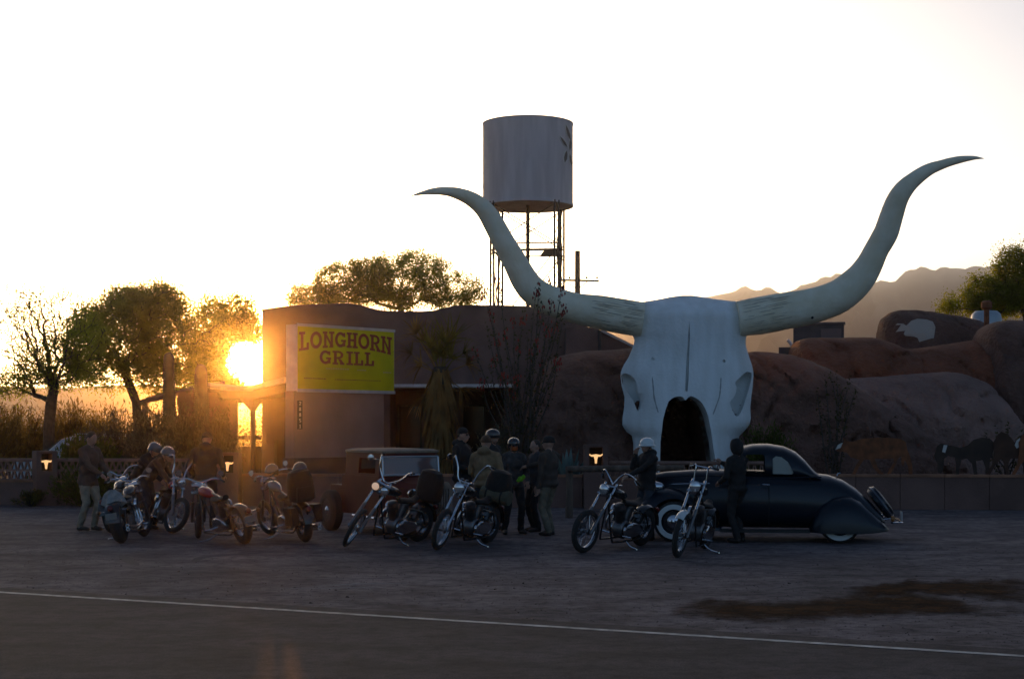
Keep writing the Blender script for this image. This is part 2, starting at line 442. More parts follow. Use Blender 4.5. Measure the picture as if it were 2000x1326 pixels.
def wall_run(px0, Y0, px1, Y1, top, n, label, lattice=None, th=.3):
    a = Vector(((px0 - 1000) / F * Y0, Y0, 0)); b = Vector(((px1 - 1000) / F * Y1, Y1, 0))
    d = (b - a); Ln = d.length; d.normalize(); q = Vector((-d.y, d.x, 0)) * th
    root = empty('garden_wall', a)
    tag(root, label, 'wall')
    zc = top if lattice is None else lattice[0]
    for i in range(n):
        s0 = Ln * i / n; s1 = Ln * (i + 1) / n - .012
        pts = [d * s0, d * s1]
        poly = [pts[0], pts[1], pts[1] + q, pts[0] + q]
        MB().prism(poly, (0, 0, zc - .06)).build('wall_panel', M_WALL, root, smooth=False)
        cp = [p + Vector((0, 0, zc - .06)) for p in (d * s0 - q * .1, d * s1 - q * .1, d * s1 + q * 1.1, d * s0 + q * 1.1)]
        MB().prism(cp, (0, 0, .06)).build('wall_cap', M_CAP, root, smooth=False)
    if lattice:
        z0, z1, rows = lattice; bw = .17; hb = (z1 - z0 - .05) / rows
        me = None; nb = int(Ln / bw); t = .045
        for r in range(rows):
            for i in range(nb):
                if me is None:
                    mb = MB(); x0, x1, zz0, zz1 = 0, bw - .004, 0, hb - .004
                    mb.box(((x0 + x1) / 2, .06, .012), (bw - .006, .1, .024)); mb.box(((x0 + x1) / 2, .06, hb - .016), (bw - .006, .1, .024))
                    for s in (-1, 1):
                        mb.prism([Vector((bw / 2 + s * (bw / 2 - .003), .015, .02)), Vector((bw / 2 + s * (bw / 2 - .035), .015, .02)), Vector((bw / 2 + s * .002, .015, hb - .03)), Vector((bw / 2 + s * .03, .015, hb - .03))], (0, .09, 0))
                    me = mb.mesh('breeze_block'); me.materials.append(M_BLOCK)
                o = bpy.data.objects.new('breeze_block', me); COL.objects.link(o); o.parent = root
                o.location = d * (i * bw) + Vector((0, .05, z0 + r * hb)); o.rotation_euler = (0, 0, math.atan2(d.y, d.x))
        MB().prism([d * 0 + Vector((0, 0, z1 - .05)), d * Ln + Vector((0, 0, z1 - .05)), d * Ln + q * .8 + Vector((0, 0, z1 - .05)), q * .8 + Vector((0, 0, z1 - .05))], (0, 0, .06)).build('coping', M_BLOCK, root, smooth=False)
    return root
wall_run(-60, 38.4, 68, 38.3, 0, 1, 'low stucco wall topped with triangle breeze blocks at the far left, before the lamp pillar', (.64, 1.16, 2))
wall_run(106, 38.3, 420, 38.1, 0, 3, 'low stucco wall with triangle breeze blocks behind the man in light trousers', (.64, 1.16, 2))
wall_run(474, 38.0, 1138, 37.2, .80, 7, 'plain low stucco wall in front of the sign pedestal and palm', None)
wall_run(1190, 37.1, 1500, 36.8, 0, 3, 'low wall with breeze blocks between the skull and the dark coupe', (.74, 1.12, 1))
wall_run(1500, 36.7, 2110, 36.0, .83, 7, 'low brown stucco wall under the steel cattle cut-outs', None)

M_GLOW = mat('lamp_glow', (.9, .6, .3), .6, emit=(1.0, .56, .22), estr=.5)
def longhorn_shape(s):
    half = [(0, -.52), (.10, -.50), (.13, -.25), (.20, .08), (.24, .16), (.42, .18), (.62, .30), (.78, .52), (.70, .22), (.50, .05), (.26, .26), (.12, .30), (0, .30)]
    half = [(0, -.50), (.10, -.48), (.12, -.2), (.19, .02), (.24, .12), (.45, .14), (.64, .28), (.74, .56), (.80, .30), (.70, .08), (.48, -.06), (.30, -.04)]
    half = [(0, -.74), (.10, -.72), (.13, -.35), (.22, -.02), (.46, -.02), (.70, .14), (.80, .46), (.66, .26), (.45, .16), (.24, .20), (0, .24)]
    return [(x * s, z * s) for x, z in half] + [(-x * s, z * s) for x, z in reversed(half[1:-1])]
def lamp_pillar(px, Y, w, top, label, rz=0.0):
    root = empty('lamp_pillar', ((px - 1000) / F * Y, Y, 0), rz); tag(root, label, 'lamp pillar', 'pillars with longhorn lamps on the wall')
    h = w / 2; zb = top - .50
    body = MB().box((0, 0, zb / 2), (w, w, zb)); body.build('pillar', M_WALL, root, smooth=False)
    mb = MB()                                         # a lamp box open to the front
    mb.box((-h + .06, 0, top - .25), (.12, w - .004, .5)); mb.box((h - .06, 0, top - .25), (.12, w - .004, .5))
    mb.box((0, 0, top - .03), (w - .24, w - .006, .06)); mb.box((0, h - .04, top - .28), (w - .24, .08, .44))
    mb.build('lamp_box', M_WALL, root, smooth=False)
    MB().box((0, h - .1, top - .29), (w - .25, .02, .42)).build('niche_back', M_DARK, root, smooth=False)  # dark sheet over the stucco back, niche shade put into its colour
    sh = longhorn_shape(.23)
    MB().prism([Vector((x, -h + .07, top - .28 + z)) for x, z in sh], (0, .02, 0)).build('longhorn_lamp', M_GLOW, root, smooth=False)
lamp_pillar(1163, 37.0, .56, 1.53, 'stucco pillar with a glowing longhorn lamp beside the agave and skull')
lamp_pillar(447, 38.0, .56, 1.32, 'stucco pillar with a glowing longhorn lamp beside the broad man seen from behind')
lamp_pillar(87, 38.3, .5, 1.36, 'stucco pillar with a glowing longhorn lamp beside the breeze block wall at far left', R(30))

sheet('planting_bed', [(-7.4, 38.5), (14.5, 37.05), (40, 36.6), (40, 75), (-7.4, 75)], .42, M_SOIL)
sheet('path', [(-30, 38.9), (-7.4, 38.5), (-7.4, 75), (-30, 75)], -.01, M_SOIL)

# hitching rail
root = empty('hitching_rail', G(1112, 1012)); tag(root, 'weathered log hitching rail behind the rider in the white helmet', 'rail')
Yr = GY(1012); p0 = W(1112, 915, Yr); dz = Vector(root.location)
MB().tube([W(1108, 916, Yr) - dz, W(1190, 915, Yr) - dz, W(1335, 913, Yr) - dz], [.065, .075, .06], 10).build('rail', M_WOOD, root)
for px in (1112, 1318):
    q = W(px, 915, Yr) - dz
    MB().tube([(q.x, 0.14, 0), (q.x + .01, .14, .6), (q.x, .14, q.z + .05)], [.085, .075, .08], 10).build('post', M_WOOD, root)

# ------------------------------------------------------------------ the restaurant
BY = 46.0
root = empty('restaurant_building', W(840, YH, BY) * 1); root.location.z = 0
tag(root, 'brown adobe restaurant building with wavy parapet behind the yellow sign', 'building')
O = Vector(root.location)
par = [(512, 604), (540, 600), (580, 596), (620, 594), (680, 593), (712, 598), (745, 606), (790, 608), (840, 607), (868, 602), (892, 597), (950, 596), (1010, 597), (1050, 601), (1085, 612), (1120, 628), (1172, 648)]
par = [tuple(p) for p in smooth_path(par, 3)]
fl = [W(512, 0, BY), W(1172, 0, BY)]
poly = [Vector((fl[0].x, BY, 0)) - O] + [W(a, b, BY) - O for a, b in par] + [Vector((fl[1].x, BY, 0)) - O]
bw = MB().prism(poly, (0, 13, 0)).mesh('wall')
def cutbox(px0, py0, px1, py1, Y, dep):
    a = W(px0, py0, Y) - O; b = W(px1, py1, Y) - O
    return MB().box(((a.x + b.x) / 2, (Y - O.y) + dep / 2 - .3, (a.z + b.z) / 2), (abs(b.x - a.x), dep, abs(b.z - a.z))).mesh('c')
bw = boolean(bw, [cutbox(762, 762, 985, 935, BY, 2.6), cutbox(536, 860, 600, 935, BY, .8)])
obj('wall', bw, M_STUCCO, root, ang=25)
# upper stepped band, slightly proud of the wall
MB().prism([W(770, 752, BY) - O + Vector((0, -.05, 0)), W(1000, 752, BY) - O + Vector((0, -.05, 0)), W(1000, 722, BY) - O + Vector((0, -.05, 0)), W(770, 722, BY) - O + Vector((0, -.05, 0))], (0, .045, 0)).build('parapet_band', M_STUCCO, root, smooth=False)
MB().prism([W(745, 756, 44.6) - O, W(1002, 756, 44.6) - O, W(1002, 750, 44.6) - O, W(745, 750, 44.6) - O], (0, 1.38, 0)).build('porch_roof', M_WHITEM, root, smooth=False)
for px in (800, 862, 925):
    a = W(px - 24, 905, BY + 2.1) - O; b = W(px + 24, 790, BY + 2.1) - O
    fr = MB()
    for (x0, x1, z0, z1) in ((a.x, b.x, b.z - .06, b.z), (a.x, b.x, a.z, a.z + .06), (a.x, a.x + .06, a.z + .06, b.z - .06), (b.x - .06, b.x, a.z + .06, b.z - .06)):
        fr.box(((x0 + x1) / 2, a.y, (z0 + z1) / 2), (x1 - x0, .08, z1 - z0))
    wf = fr.build('window', M_WOOD, root, smooth=False)
    MB().box(((a.x + b.x) / 2, a.y + .02, (a.z + b.z) / 2), (b.x - a.x - .12, .02, b.z - a.z - .12)).build('pane', mat('dim_glass', (.015, .014, .013), .08, spec=.6), wf, smooth=False)
# narrow door in the passage behind the sign post
# right-hand gable with pipe
g0 = [W(1105, 690, 45.2), W(1240, 690, 45.2), W(1240, 681, 45.2), W(1172, 645, 45.2), W(1165, 641, 45.2), W(1135, 638, 45.2), W(1105, 640, 45.2)]
gz = [p - O for p in g0]; gz[0].z = gz[1].z = .3
MB().prism(gz, (0, .7, 0)).build('gable_wall', M_STUCCO, root, smooth=False)
MB().prism([W(1176, 643, 45.1) - O, W(1244, 677, 45.1) - O, W(1244, 682, 45.1) - O, W(1174, 648, 45.1) - O], (0, .9, 0)).build('gable_trim', mat('pale_trim', (.42, .36, .34), .7, var=.1), root, smooth=False)
MB().tube([W(1171, 690, 45.0) - O, W(1171, 645, 45.0) - O], .05, 8).build('drain_pipe', M_STEEL, root)
# side canopy by the sun: pale fascia, dark soffit, posts with brackets
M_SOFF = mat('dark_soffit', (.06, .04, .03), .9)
ca = [W(400, 757, 48.0), W(440, 762, 45.8), W(488, 763, 44.4), W(520, 756, 43.8), W(556, 747, 43.2)]
cb = [W(400, 752, 48.0), W(440, 755, 45.8), W(488, 753, 44.4), W(520, 745, 43.8), W(556, 736, 43.2)]
back = [Vector((p.x - .2, 49.5, p.z + .12)) for p in cb]; backd = [Vector((p.x - .2, 49.5, p.z - .06)) for p in ca]
mb = MB(); n = len(ca)
mb.rings([[ca[i] - O, cb[i] - O, back[i] - O, backd[i] - O] for i in range(n)])
mb.build('side_canopy', mat('canopy_metal', (.38, .30, .26), .65, var=.15), root, smooth=False)
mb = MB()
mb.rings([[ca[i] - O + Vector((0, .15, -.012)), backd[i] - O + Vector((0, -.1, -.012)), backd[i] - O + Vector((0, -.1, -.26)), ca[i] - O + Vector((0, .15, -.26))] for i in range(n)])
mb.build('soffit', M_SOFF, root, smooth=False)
for px, Yp in ((494, 45.0), (414, 47.5)):
    t = W(px, 775, Yp) - O
    MB().tube([(t.x, t.y, 0), (t.x, t.y, t.z)], .075, 8).build('post', M_WOOD, root)
    MB().prism([Vector((t.x - .42, t.y - .05, t.z + .0)), Vector((t.x + .36, t.y - .05, t.z + .0)), Vector((t.x + .06, t.y - .05, t.z - .42)), Vector((t.x - .06, t.y - .05, t.z - .42))], (0, .1, 0)).build('bracket', M_WOOD, root, smooth=False)
a = W(350, 795, 47); b = W(464, 795, 47)
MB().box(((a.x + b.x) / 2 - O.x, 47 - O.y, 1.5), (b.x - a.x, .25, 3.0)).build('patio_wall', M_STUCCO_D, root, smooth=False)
a = W(464, 850, 46.4); b = W(512, 850, 46.4)
MB().box(((a.x + b.x) / 2 - O.x, 46.4 - O.y, 1.62), (b.x - a.x - .05, .14, .12)).build('patio_rail', M_WOOD, root, smooth=False)
MB().box(((a.x + b.x) / 2 - O.x, 46.5 - O.y, .7), (b.x - a.x - .05, .12, 1.3)).build('patio_gate', M_WOOD, root, smooth=False)

# patio ramada left of the canopy
root = empty('ramada', (W(345, YH, 50).x, 50, 0)); tag(root, 'dark low-pitched patio shelter behind the two saguaros', 'shelter')
O2 = Vector(root.location)
pr = [(268, 783), (345, 766), (400, 759)]
mb = MB(); mb.rings([[W(a, b + 8, 50) - O2, W(a, b, 50) - O2, W(a, b, 50) - O2 + Vector((0, 3.5, .35)), W(a, b + 8, 50) - O2 + Vector((0, 3.5, .35))] for a, b in pr])
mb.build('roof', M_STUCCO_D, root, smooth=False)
mb = MB().prism([W(345, 790, 50.1) - O2, W(400, 792, 50.1) - O2, W(400, 768, 50.1) - O2, W(345, 775, 50.1) - O2], (0, .2, 0)); mb.build('beam', M_WOOD, root, smooth=False)
for px in (283, 362):
    t = W(px, 785, 50.2) - O2
    MB().tube([(t.x, t.y, 0), (t.x, t.y, t.z + .1)], .1, 8).build('post', M_WOOD, root)

# ------------------------------------------------------------------ the yellow sign
SA = Vector(((580 - 1000) / F * 40.0, 40.0, 0)); SB = Vector(((770 - 1000) / F * 42.75, 42.75, 0))
sd = (SB - SA); SL = sd.length; sd.normalize(); sn = Vector((sd.y, -sd.x, 0))       # sn faces the road
if sn.y > 0: sn = -sn
zt = H + (YH - 633) / F * 40.0; zb = H + (YH - 763) / F * 40.0
root = empty('roadside_sign', SA); tag(root, 'yellow box sign reading LONGHORN GRILL on a stucco pedestal', 'sign')
SM = Matrix((sd.to_tuple() + (0,), (0, 0, 1, 0), (0, 0, 0, 1))); 
def sp(u, z, o): return sd * u + sn * o + Vector((0, 0, z))
M_SIGNW = mat('sign_white_metal', (.62, .56, .52), .55, var=.12, scale=3)
M_SIGNY = mat('sign_yellow', (.66, .58, .001), .5, spec=.2, var=.10, scale=1.5)
M_SIGNR = mat('sign_lettering', (.26, .018, .003), .6, var=.12, scale=6)
M_SIGNF = mat('sign_faded', (.70, .56, .22), .6)
th = .42
MB().prism([sp(0, zb, 0), sp(SL, zb, 0), sp(SL, zt, 0), sp(0, zt, 0)], -sn * th).build('cabinet', M_SIGNW, root, smooth=False)
for z0, z1 in ((zt - .045, zt + .025), (zb - .03, zb + .05)):
    MB().prism([sp(-.01, z0, .03), sp(SL + .01, z0, .03), sp(SL + .01, z1, .03), sp(-.01, z1, .03)], -sn * .028).build('frame_rail', M_SIGNW, root, smooth=False)
fz0, fz1 = zb + .055, zt - .05
face = MB().prism([sp(.02, fz0, .012), sp(SL - .02, fz0, .012), sp(SL - .02, fz1, .012), sp(.02, fz1, .012)], -sn * .011).build('sign_face', M_SIGNY, root, smooth=False)
# slab lettering on a unit cell (x 0..1, z 0..1)
def rect(x0, z0, x1, z1): return [(x0, z0), (x1, z0), (x1, z1), (x0, z1)]
def ringpart(a0, a1, n=12, ro=(.5, .5), ri=(.27, .31), c=(.5, .5)):
    out = []
    for k in range(n):
        t0 = R(a0 + (a1 - a0) * k / n); t1 = R(a0 + (a1 - a0) * (k + 1) / n)
        out.append([(c[0] + ri[0] * math.cos(t0), c[1] + ri[1] * math.sin(t0)), (c[0] + ro[0] * math.cos(t0), c[1] + ro[1] * math.sin(t0)),
                    (c[0] + ro[0] * math.cos(t1), c[1] + ro[1] * math.sin(t1)), (c[0] + ri[0] * math.cos(t1), c[1] + ri[1] * math.sin(t1))])
    return out
se = .14
GL = {
 'L': [rect(.16, se, .42, 1 - se), rect(0, 0, .95, se), rect(0, 1 - se, .58, 1), rect(.73, se, .95, .40)],
 'O': ringpart(0, 360, 20),
 'N': [rect(.12, se, .32, 1 - se), rect(.68, se, .88, 1 - se), [(.32, 1 - se), (.32, .62), (.68, se - .05), (.68, .36)], rect(0, 0, .44, se), rect(0, 1 - se, .40, 1), rect(.54, 1 - se, 1, 1), [(.54, 0), (.9, 0), (.9, se), (.6, se)]],
 'G': ringpart(40, 320, 16) + [rect(.56, .36, 1.0, .50), rect(.74, .06, .95, .36), rect(.78, .66, .93, .95)],
 'H': [rect(.12, se, .36, 1 - se), rect(.64, se, .88, 1 - se), rect(.36, .43, .64, .58), rect(0, 0, .47, se), rect(.53, 0, 1, se), rect(0, 1 - se, .47, 1), rect(.53, 1 - se, 1, 1)],
 'R': [rect(.12, se, .36, 1 - se), rect(0, 0, .48, se), rect(0, 1 - se, .5, 1), rect(.36, .42, .55, .55)] + ringpart(-90, 90, 8, (.42, .29), (.2, .15), (.5, .71)) + [[(.46, .42), (.70, .42), (.93, se), (.64, se)], rect(.62, 0, 1, se)],
 'I': [rect(.34, se, .66, 1 - se), rect(.1, 0, .9, se), rect(.1, 1 - se, .9, 1)],
}
DG = {'2': [rect(.1, 0, .9, .14), [(.1, .14), (.34, .14), (.9, .55), (.66, .62)]] + ringpart(-30, 180, 8, (.42, .3), (.2, .15), (.5, .7)),
      '8': ringpart(0, 360, 12, (.4, .27), (.18, .13), (.5, .27)) + ringpart(0, 360, 12, (.34, .24), (.14, .11), (.5, .76)),
      '5': [rect(.15, .86, .85, 1), rect(.15, .5, .35, .86)] + ringpart(-140, 130, 10, (.42, .31), (.2, .17), (.48, .31)),
      '1': [rect(.4, .1, .62, 1), rect(.2, 0, .82, .1), [(.2, .78), (.4, .86), (.4, 1), (.3, .92)]]}
def letters(word, glyphs, place, parent, m, name='letter', base=.016, out=None):
    for i, ch in enumerate(word):
        mb = MB()
        for k, pl in enumerate(glyphs[ch]):
            o_ = base + (k % 7) * .0006
            mb.prism([place(i, x, z, o_) for x, z in pl], (out or -sn) * (.003))
        mb.build(name, m, parent, smooth=False)
FW = SL - .04; FH = fz1 - fz0
xs_w = [.012, .12, .245, .37, .49, .612, .735, .855]; wd_w = [.10, .118, .118, .112, .115, .118, .115, .12]
def arch(u): return -.30 * (2 * u - 1) ** 2
def place1(i, x, z, o_):
    u = xs_w[i] + wd_w[i] * x
    hgt = FH * (.255 + .055 * (2 * u - 1) ** 2)
    return sp(.02 + u * FW, fz1 - FH * .305 - FH * .10 * (2 * u - 1) ** 2 + z * hgt, o_)
letters('LONGHORN', GL, place1, face, M_SIGNR)
xs_g = [.215, .345, .48, .565, .68]; wd_g = [.115, .12, .085, .105, .105]
def place2(i, x, z, o_):
    u = xs_g[i] + wd_g[i] * x
    return sp(.02 + u * FW, fz1 - FH * .59 + z * FH * .225, o_)
letters('GRILL', GL, place2, face, M_SIGNR)
for (u0, u1, z0, h_, m_) in ((.28, .52, fz1 - 1.09, .035, M_SIGNF), (.60, .70, fz1 - 1.10, .03, M_SIGNF), (.88, .97, fz1 - 1.14, .035, M_SIGNF), (.06, .28, fz1 - 1.36, .022, M_SIGNR), (.37, .86, fz1 - 1.37, .02, M_SIGNR)):
    seg = int((u1 - u0) / .022)
    for k in range(seg):
        ua = u0 + (u1 - u0) * k / seg; ub = ua + (u1 - u0) / seg * random.uniform(.55, .9)
        if k == 0: mb = MB()
        mb.prism([sp(.02 + ua * FW, z0, .014), sp(.02 + ub * FW, z0, .014), sp(.02 + ub * FW, z0 + h_ * random.uniform(.6, 1), .014), sp(.02 + ua * FW, z0 + h_, .014)], -sn * .001)
    mb.build('faded_lettering', m_, face, smooth=False)['kind'] = 'stuff'
# pedestal
pz = H + (YH - 894) / F * 40.3
u0, u1 = -.06, SL * .90
MB().prism([sp(u0, pz, -.05), sp(u1, pz, -.05), sp(u1, zb - .002, -.05), sp(u0, zb - .002, -.05)], -sn * .34).build('pedestal', mat('pedestal_stucco', (.33, .215, .18), .93, var=.12, scale=1.2, bump=.4, bscale=30, bdist=.02), root, smooth=False)
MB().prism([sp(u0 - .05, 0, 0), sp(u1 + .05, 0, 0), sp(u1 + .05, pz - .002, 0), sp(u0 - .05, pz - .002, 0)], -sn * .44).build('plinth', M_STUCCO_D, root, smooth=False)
nu = u0 + .11; nz1 = H + (YH - 782) / F * 40.0; nz0 = H + (YH - 838) / F * 40.0
plate = MB().prism([sp(nu, nz0, -.03), sp(nu + .17, nz0, -.03), sp(nu + .17, nz1, -.03), sp(nu, nz1, -.03)], -sn * .018).build('number_plate', mat('plate_brown', (.05, .035, .03), .6), root, smooth=False)
hh = (nz1 - nz0) / 5
def place3(i, x, z, o_): return sp(nu + .04 + x * .09, nz1 - (i + 1) * hh + .03 + z * (hh - .055), o_)
letters('28851', DG, place3, plate, M_SIGNW, 'digit', -.027)

# ------------------------------------------------------------------ giant skull with horns
M_BONE = mat('painted_bone', (.74, .76, .74), .8, col2=(.87, .90, .90), scale=2.2, stretch=(1.6, 1.6, .35), bump=.55, bscale=13, bdist=.03, detail=10)
M_HORN = mat('horn_stucco', (.74, .67, .48), .85, col2=(.86, .81, .65), scale=2.0, bump=.55, bscale=11, bdist=.03, detail=10)
SY = 38.6
root = empty('longhorn_skull', (W(1345, YH, SY).x, SY, .42)); tag(root, 'giant white longhorn skull facade with two long curved horns', 'sculpture')
OS = Vector(root.location)
lside = [(572.5, 1333), (574, 1318), (578, 1300), (583, 1274), (586, 1250), (604, 1243), (628, 1237), (649, 1234), (658, 1243), (672, 1241), (696, 1231), (713, 1220), (728, 1214.5), (752, 1217), (775, 1223), (796, 1222), (816, 1219), (831, 1218.5), (843, 1226), (850, 1237), (863, 1240), (902, 1241), (975, 1242)]
rside = [(572.5, 1364), (574, 1378), (578, 1400), (582, 1428), (585, 1455), (604, 1461), (628, 1467), (649, 1467), (658, 1463), (672, 1463), (696, 1470), (713, 1476), (728, 1478.5), (752, 1477), (775, 1474), (796, 1472), (816, 1473), (831, 1470), (843, 1459), (850, 1451), (863, 1448), (902, 1449), (975, 1452)]
rows = sorted(set([573, 575, 578, 581, 584, 587] + list(range(592, 976, 7))))
NS = 28; rr = []
for py in rows:
    l_ = interp(py, lside); r_ = interp(py, rside)
    c = (l_ + r_) / 2; hw = (r_ - l_) / 2; ring = []
    tp = min(1, max(.15, (py - 571) / 40)) ** .5          # crown rolls back at the top
    eye = math.exp(-((py - 765) / 45) ** 2)
    for k in range(NS):                                    # front from left to right
        u = -1 + 2 * k / (NS - 1)
        bul = .55 * (1 - abs(u) ** 2.6) * tp + .10 * eye * (1 - min(1, abs(abs(u) - .62) / .3)) - .5 * (1 - tp)
        snout = .45 * max(0, (py - 700) / 240) * (1 - abs(u) ** 2)
        nzv = .015 * fbm((u * 3, py * .03, 5))
        Y = SY + .55 - bul - snout + nzv
        x = W(c + hw * u, py, SY).x; z = W(0, py, SY).z
        ring.append(Vector((x, Y, z)) - OS)
    for u in (.93, .5, -.5, -.93):
        ring.append(Vector((W(c + hw * u, py, SY).x, SY + (1.7 if abs(u) < .9 else 1.2) , W(0, py, SY).z)) - OS)
    rr.append(ring)
skm = MB().rings(rr).mesh('skull')
def pp(px, py, Y): return W(px, py, SY) - OS + Vector((0, Y - SY, 0))
archp = [(1287, 985), (1287.5, 930), (1289, 863), (1294, 819), (1299, 800), (1305, 784), (1312, 778), (1320, 774.5), (1328, 774), (1333, 776), (1338, 782), (1343, 776), (1348, 773.5), (1356, 776), (1364, 781), (1370, 787), (1376, 798), (1381, 811), (1388, 846), (1392, 878), (1398, 913), (1404, 985)]
def cutp(poly, y0, y1): return MB().prism([pp(a, b, y0) for a, b in poly], (0, y1 - y0, 0)).mesh('c')
cuts = [cutp(archp, SY - 2, SY + 3)]
cuts.append(cutp([(1346, 628), (1347.5, 660), (1346, 700), (1344.5, 740), (1342, 764), (1337, 764), (1338, 740), (1341, 700), (1344, 660)], SY - 2, SY + .12))
lE = [(1216.5, 732), (1222, 728), (1232, 731), (1243, 743), (1247, 762), (1255, 784), (1247.5, 803), (1239, 782), (1228, 765), (1219, 748)]
rE = [(1473.5, 727), (1465, 725), (1456, 729), (1447, 737), (1437, 747), (1440, 757), (1436, 772), (1425.5, 785), (1431, 801), (1440, 813), (1450, 806), (1461, 780), (1470, 752), (1474, 736)]
cuts.append(cutp([tuple(p) for p in smooth_path(lE + [lE[0]], 3)[:-1]], SY - 1, SY + .95))
cuts.append(cutp([tuple(p) for p in smooth_path(rE + [rE[0]], 3)[:-1]], SY - 1, SY + .85))
for (hx, hy, hr) in ((1276, 701, 3.6), (1415, 705, 3.2)):
    cuts.append(cutp([(hx + hr * math.cos(R(t)), hy + hr * math.sin(R(t))) for t in range(0, 360, 45)], SY - 2, SY + .2))
def groove(P, w):
    for (a, b), (c, d) in zip(P, P[1:]):
        ww = w
        yield [(a - ww, b), (a + ww, b), (c + ww, d), (c - ww, d)]
skm = boolean(skm, cuts)
obj('skull', skm, M_BONE, root, ang=50)
bv = BVHTree.FromPolygons([v.co for v in skm.vertices], [tuple(p.vertices) for p in skm.polygons])
def onto(px, py, off=.004):
    p = W(px, py, SY) - OS
    h = bv.ray_cast(Vector((p.x, -6, p.z)), Vector((0, 1, 0)))
    return (h[0] if h[0] else Vector((p.x, 0, p.z))) + Vector((0, -off, 0))
for P in ([(1274, 736), (1275.5, 755), (1277, 775), (1281, 792), (1285, 806)], [(1408, 737), (1406.5, 757), (1404, 775), (1398, 792), (1391, 810)]):
    mb = MB(); P = smooth_path(P, 4)
    vs = []
    for k, (a, b) in enumerate(P):
        w_ = (.9 + .8 * random.random()) * (1 if 0 < k < len(P) - 1 else .2); vs += [onto(a - w_, b), onto(a + w_, b)]
    mb.add(vs, [(2 * i, 2 * i + 1, 2 * i + 3, 2 * i + 2) for i in range(len(P) - 1)]).build('painted_seam', mat('seam_grey', (.36, .36, .36), .8), root)
Lh = [(1258, 622, 35, 0.5), (1244, 620, 34.5, .5), (1205, 613, 34, .5), (1168, 606, 33, .5), (1130, 600, 30.5, .45), (1095, 591, 29, .4), (1065, 580, 28, .35), (1040, 564, 27.5, .3), (1022, 541, 26, .25), (1004, 507, 23.5, .2), (984, 472, 22, .15), (963, 434, 20.5, .1), (945, 408, 18, .0), (926, 393, 15.5, -.1), (905, 383.5, 12.5, -.2), (878, 378, 9.5, -.3), (850, 378.5, 7, -.4), (826, 383.5, 4, -.45), (804, 390, .6, -.5)]
Rh = [(1447, 621, 35, .5), (1463, 619, 36, .5), (1500, 612, 37, .5), (1535, 605.5, 37, .5), (1566, 600, 36, .45), (1594, 594, 35, .4), (1620, 587, 34, .35), (1643, 577, 33, .3), (1666, 560, 32, .25), (1686, 539, 29.5, .2), (1701, 514, 26, .15), (1714, 487, 24, .1), (1724, 468, 24, .05), (1732, 450, 23.8, 0), (1742, 414, 22, -.1), (1751, 388, 20, -.2), (1763, 370, 18, -.25), (1780, 354, 15, -.3), (1806, 337, 12.2, -.35), (1835, 325.5, 9.3, -.4), (1866, 318.5, 7, -.45), (1890, 316, 4, -.5), (1910, 317, .5, -.5)]
def horn(P):
    pts = []; rs = []
    for a, b, r_, dy in smooth_path(P, 4):
        pts.append(W(a, b, SY) - OS + Vector((0, dy, 0))); rs.append(r_ / F * SY)
    mb = MB().tube(pts, rs, 22)
    for i, v in enumerate(mb.v): mb.v[i] = v + Vector((0, 0, 1)) * .018 * fbm((v.x * 1.6, v.y * 1.6, v.z * 1.6), 1, 3) + Vector((0, -1, 0)) * .02 * fbm((v.x * 2, v.y, v.z * 2))
    o = mb.build('horn', M_HORN, root); return pts, rs, o
lp, lr, lo_ = horn(Lh); rp, rs_, ro_ = horn(Rh)
M_HATCH = mat('horn_grain', (.46, .42, .33), .85, var=.2, scale=5)
def hatch(pts, rs, i0, i1, n, parent):
    mb = MB()
    for _ in range(n):
        i = random.uniform(i0, i1); k = int(i); p = pts[k].lerp(pts[k + 1], i - k); r_ = rs[k] + .012
        d = (pts[k + 1] - pts[k]).normalized(); a = R(random.uniform(-35, 205))
        f_ = Vector((0, -1, 0)); u_ = d.cross(f_).normalized()
        if u_.z < 0: u_ = -u_
        q = lambda aa, s: p + d * s + (f_ * math.sin(aa) + u_ * math.cos(aa)) * r_
        ln_ = random.uniform(.08, .3); w_ = random.uniform(.006, .016) / r_
        mb.add([q(a, -ln_), q(a + w_, -ln_ * .6), q(a + w_, ln_), q(a - w_ * .3, ln_ * .7)], [(0, 1, 2, 3)])
    o = mb.build('bark_grain', M_HATCH, parent, smooth=False); o['kind'] = 'stuff'
hatch(lp, lr, 4, 12.5, 120, lo_); hatch(rp, rs_, 4, 12, 90, ro_)
MB().tube([pts_ for pts_ in [rp[19] + Vector((.0, -rs_[19] * .75, -rs_[19] * .7)), rp[19] + Vector((0, -rs_[19] * .75 - .06, -rs_[19] * .7))]], .03, 8).build('knot_hole_shade', M_DARK, root)  # solid dark plug, the shade of a hole put into its colour
# hair-like stubble along the horn base top edge
# ------------------------------------------------------------------ water tower
TY = 60.0
root = empty('water_tower', (W(1031, YH, TY).x, TY, 0)); tag(root, 'grey water tank on four thin lattice legs behind the horn', 'water tower')
tz1 = 13.75; tz0 = W(0, 402, TY).z - .05; tr = 88.5 / F * TY
M_TANK = mat('tank_paint', (.60, .55, .54), .7, var=.12, scale=1.6, stretch=(2, 2, .25), bump=.12, bscale=9)
mb = MB().lathe([(.02, tz0 + .06), (tr * .97, tz0 + .06), (tr * .99, tz0), (tr * 1.005, tz0), (tr * 1.005, tz0 + .1), (tr * .995, tz0 + .12), (tr * .995, tz1 - .05), (tr * 1.005, tz1 - .045), (tr * 1.005, tz1), (tr * .98, tz1 + .01), (.02, tz1 + .03)], (0, 0, 0), (0, 0, 1), 48)
tank = mb.build('tank', M_TANK, root, ang=30)
M_TWHT = mat('tank_white_paint', (.62, .60, .56), .7); M_TBRN = mat('tank_brown_paint', (.14, .11, .09), .7)
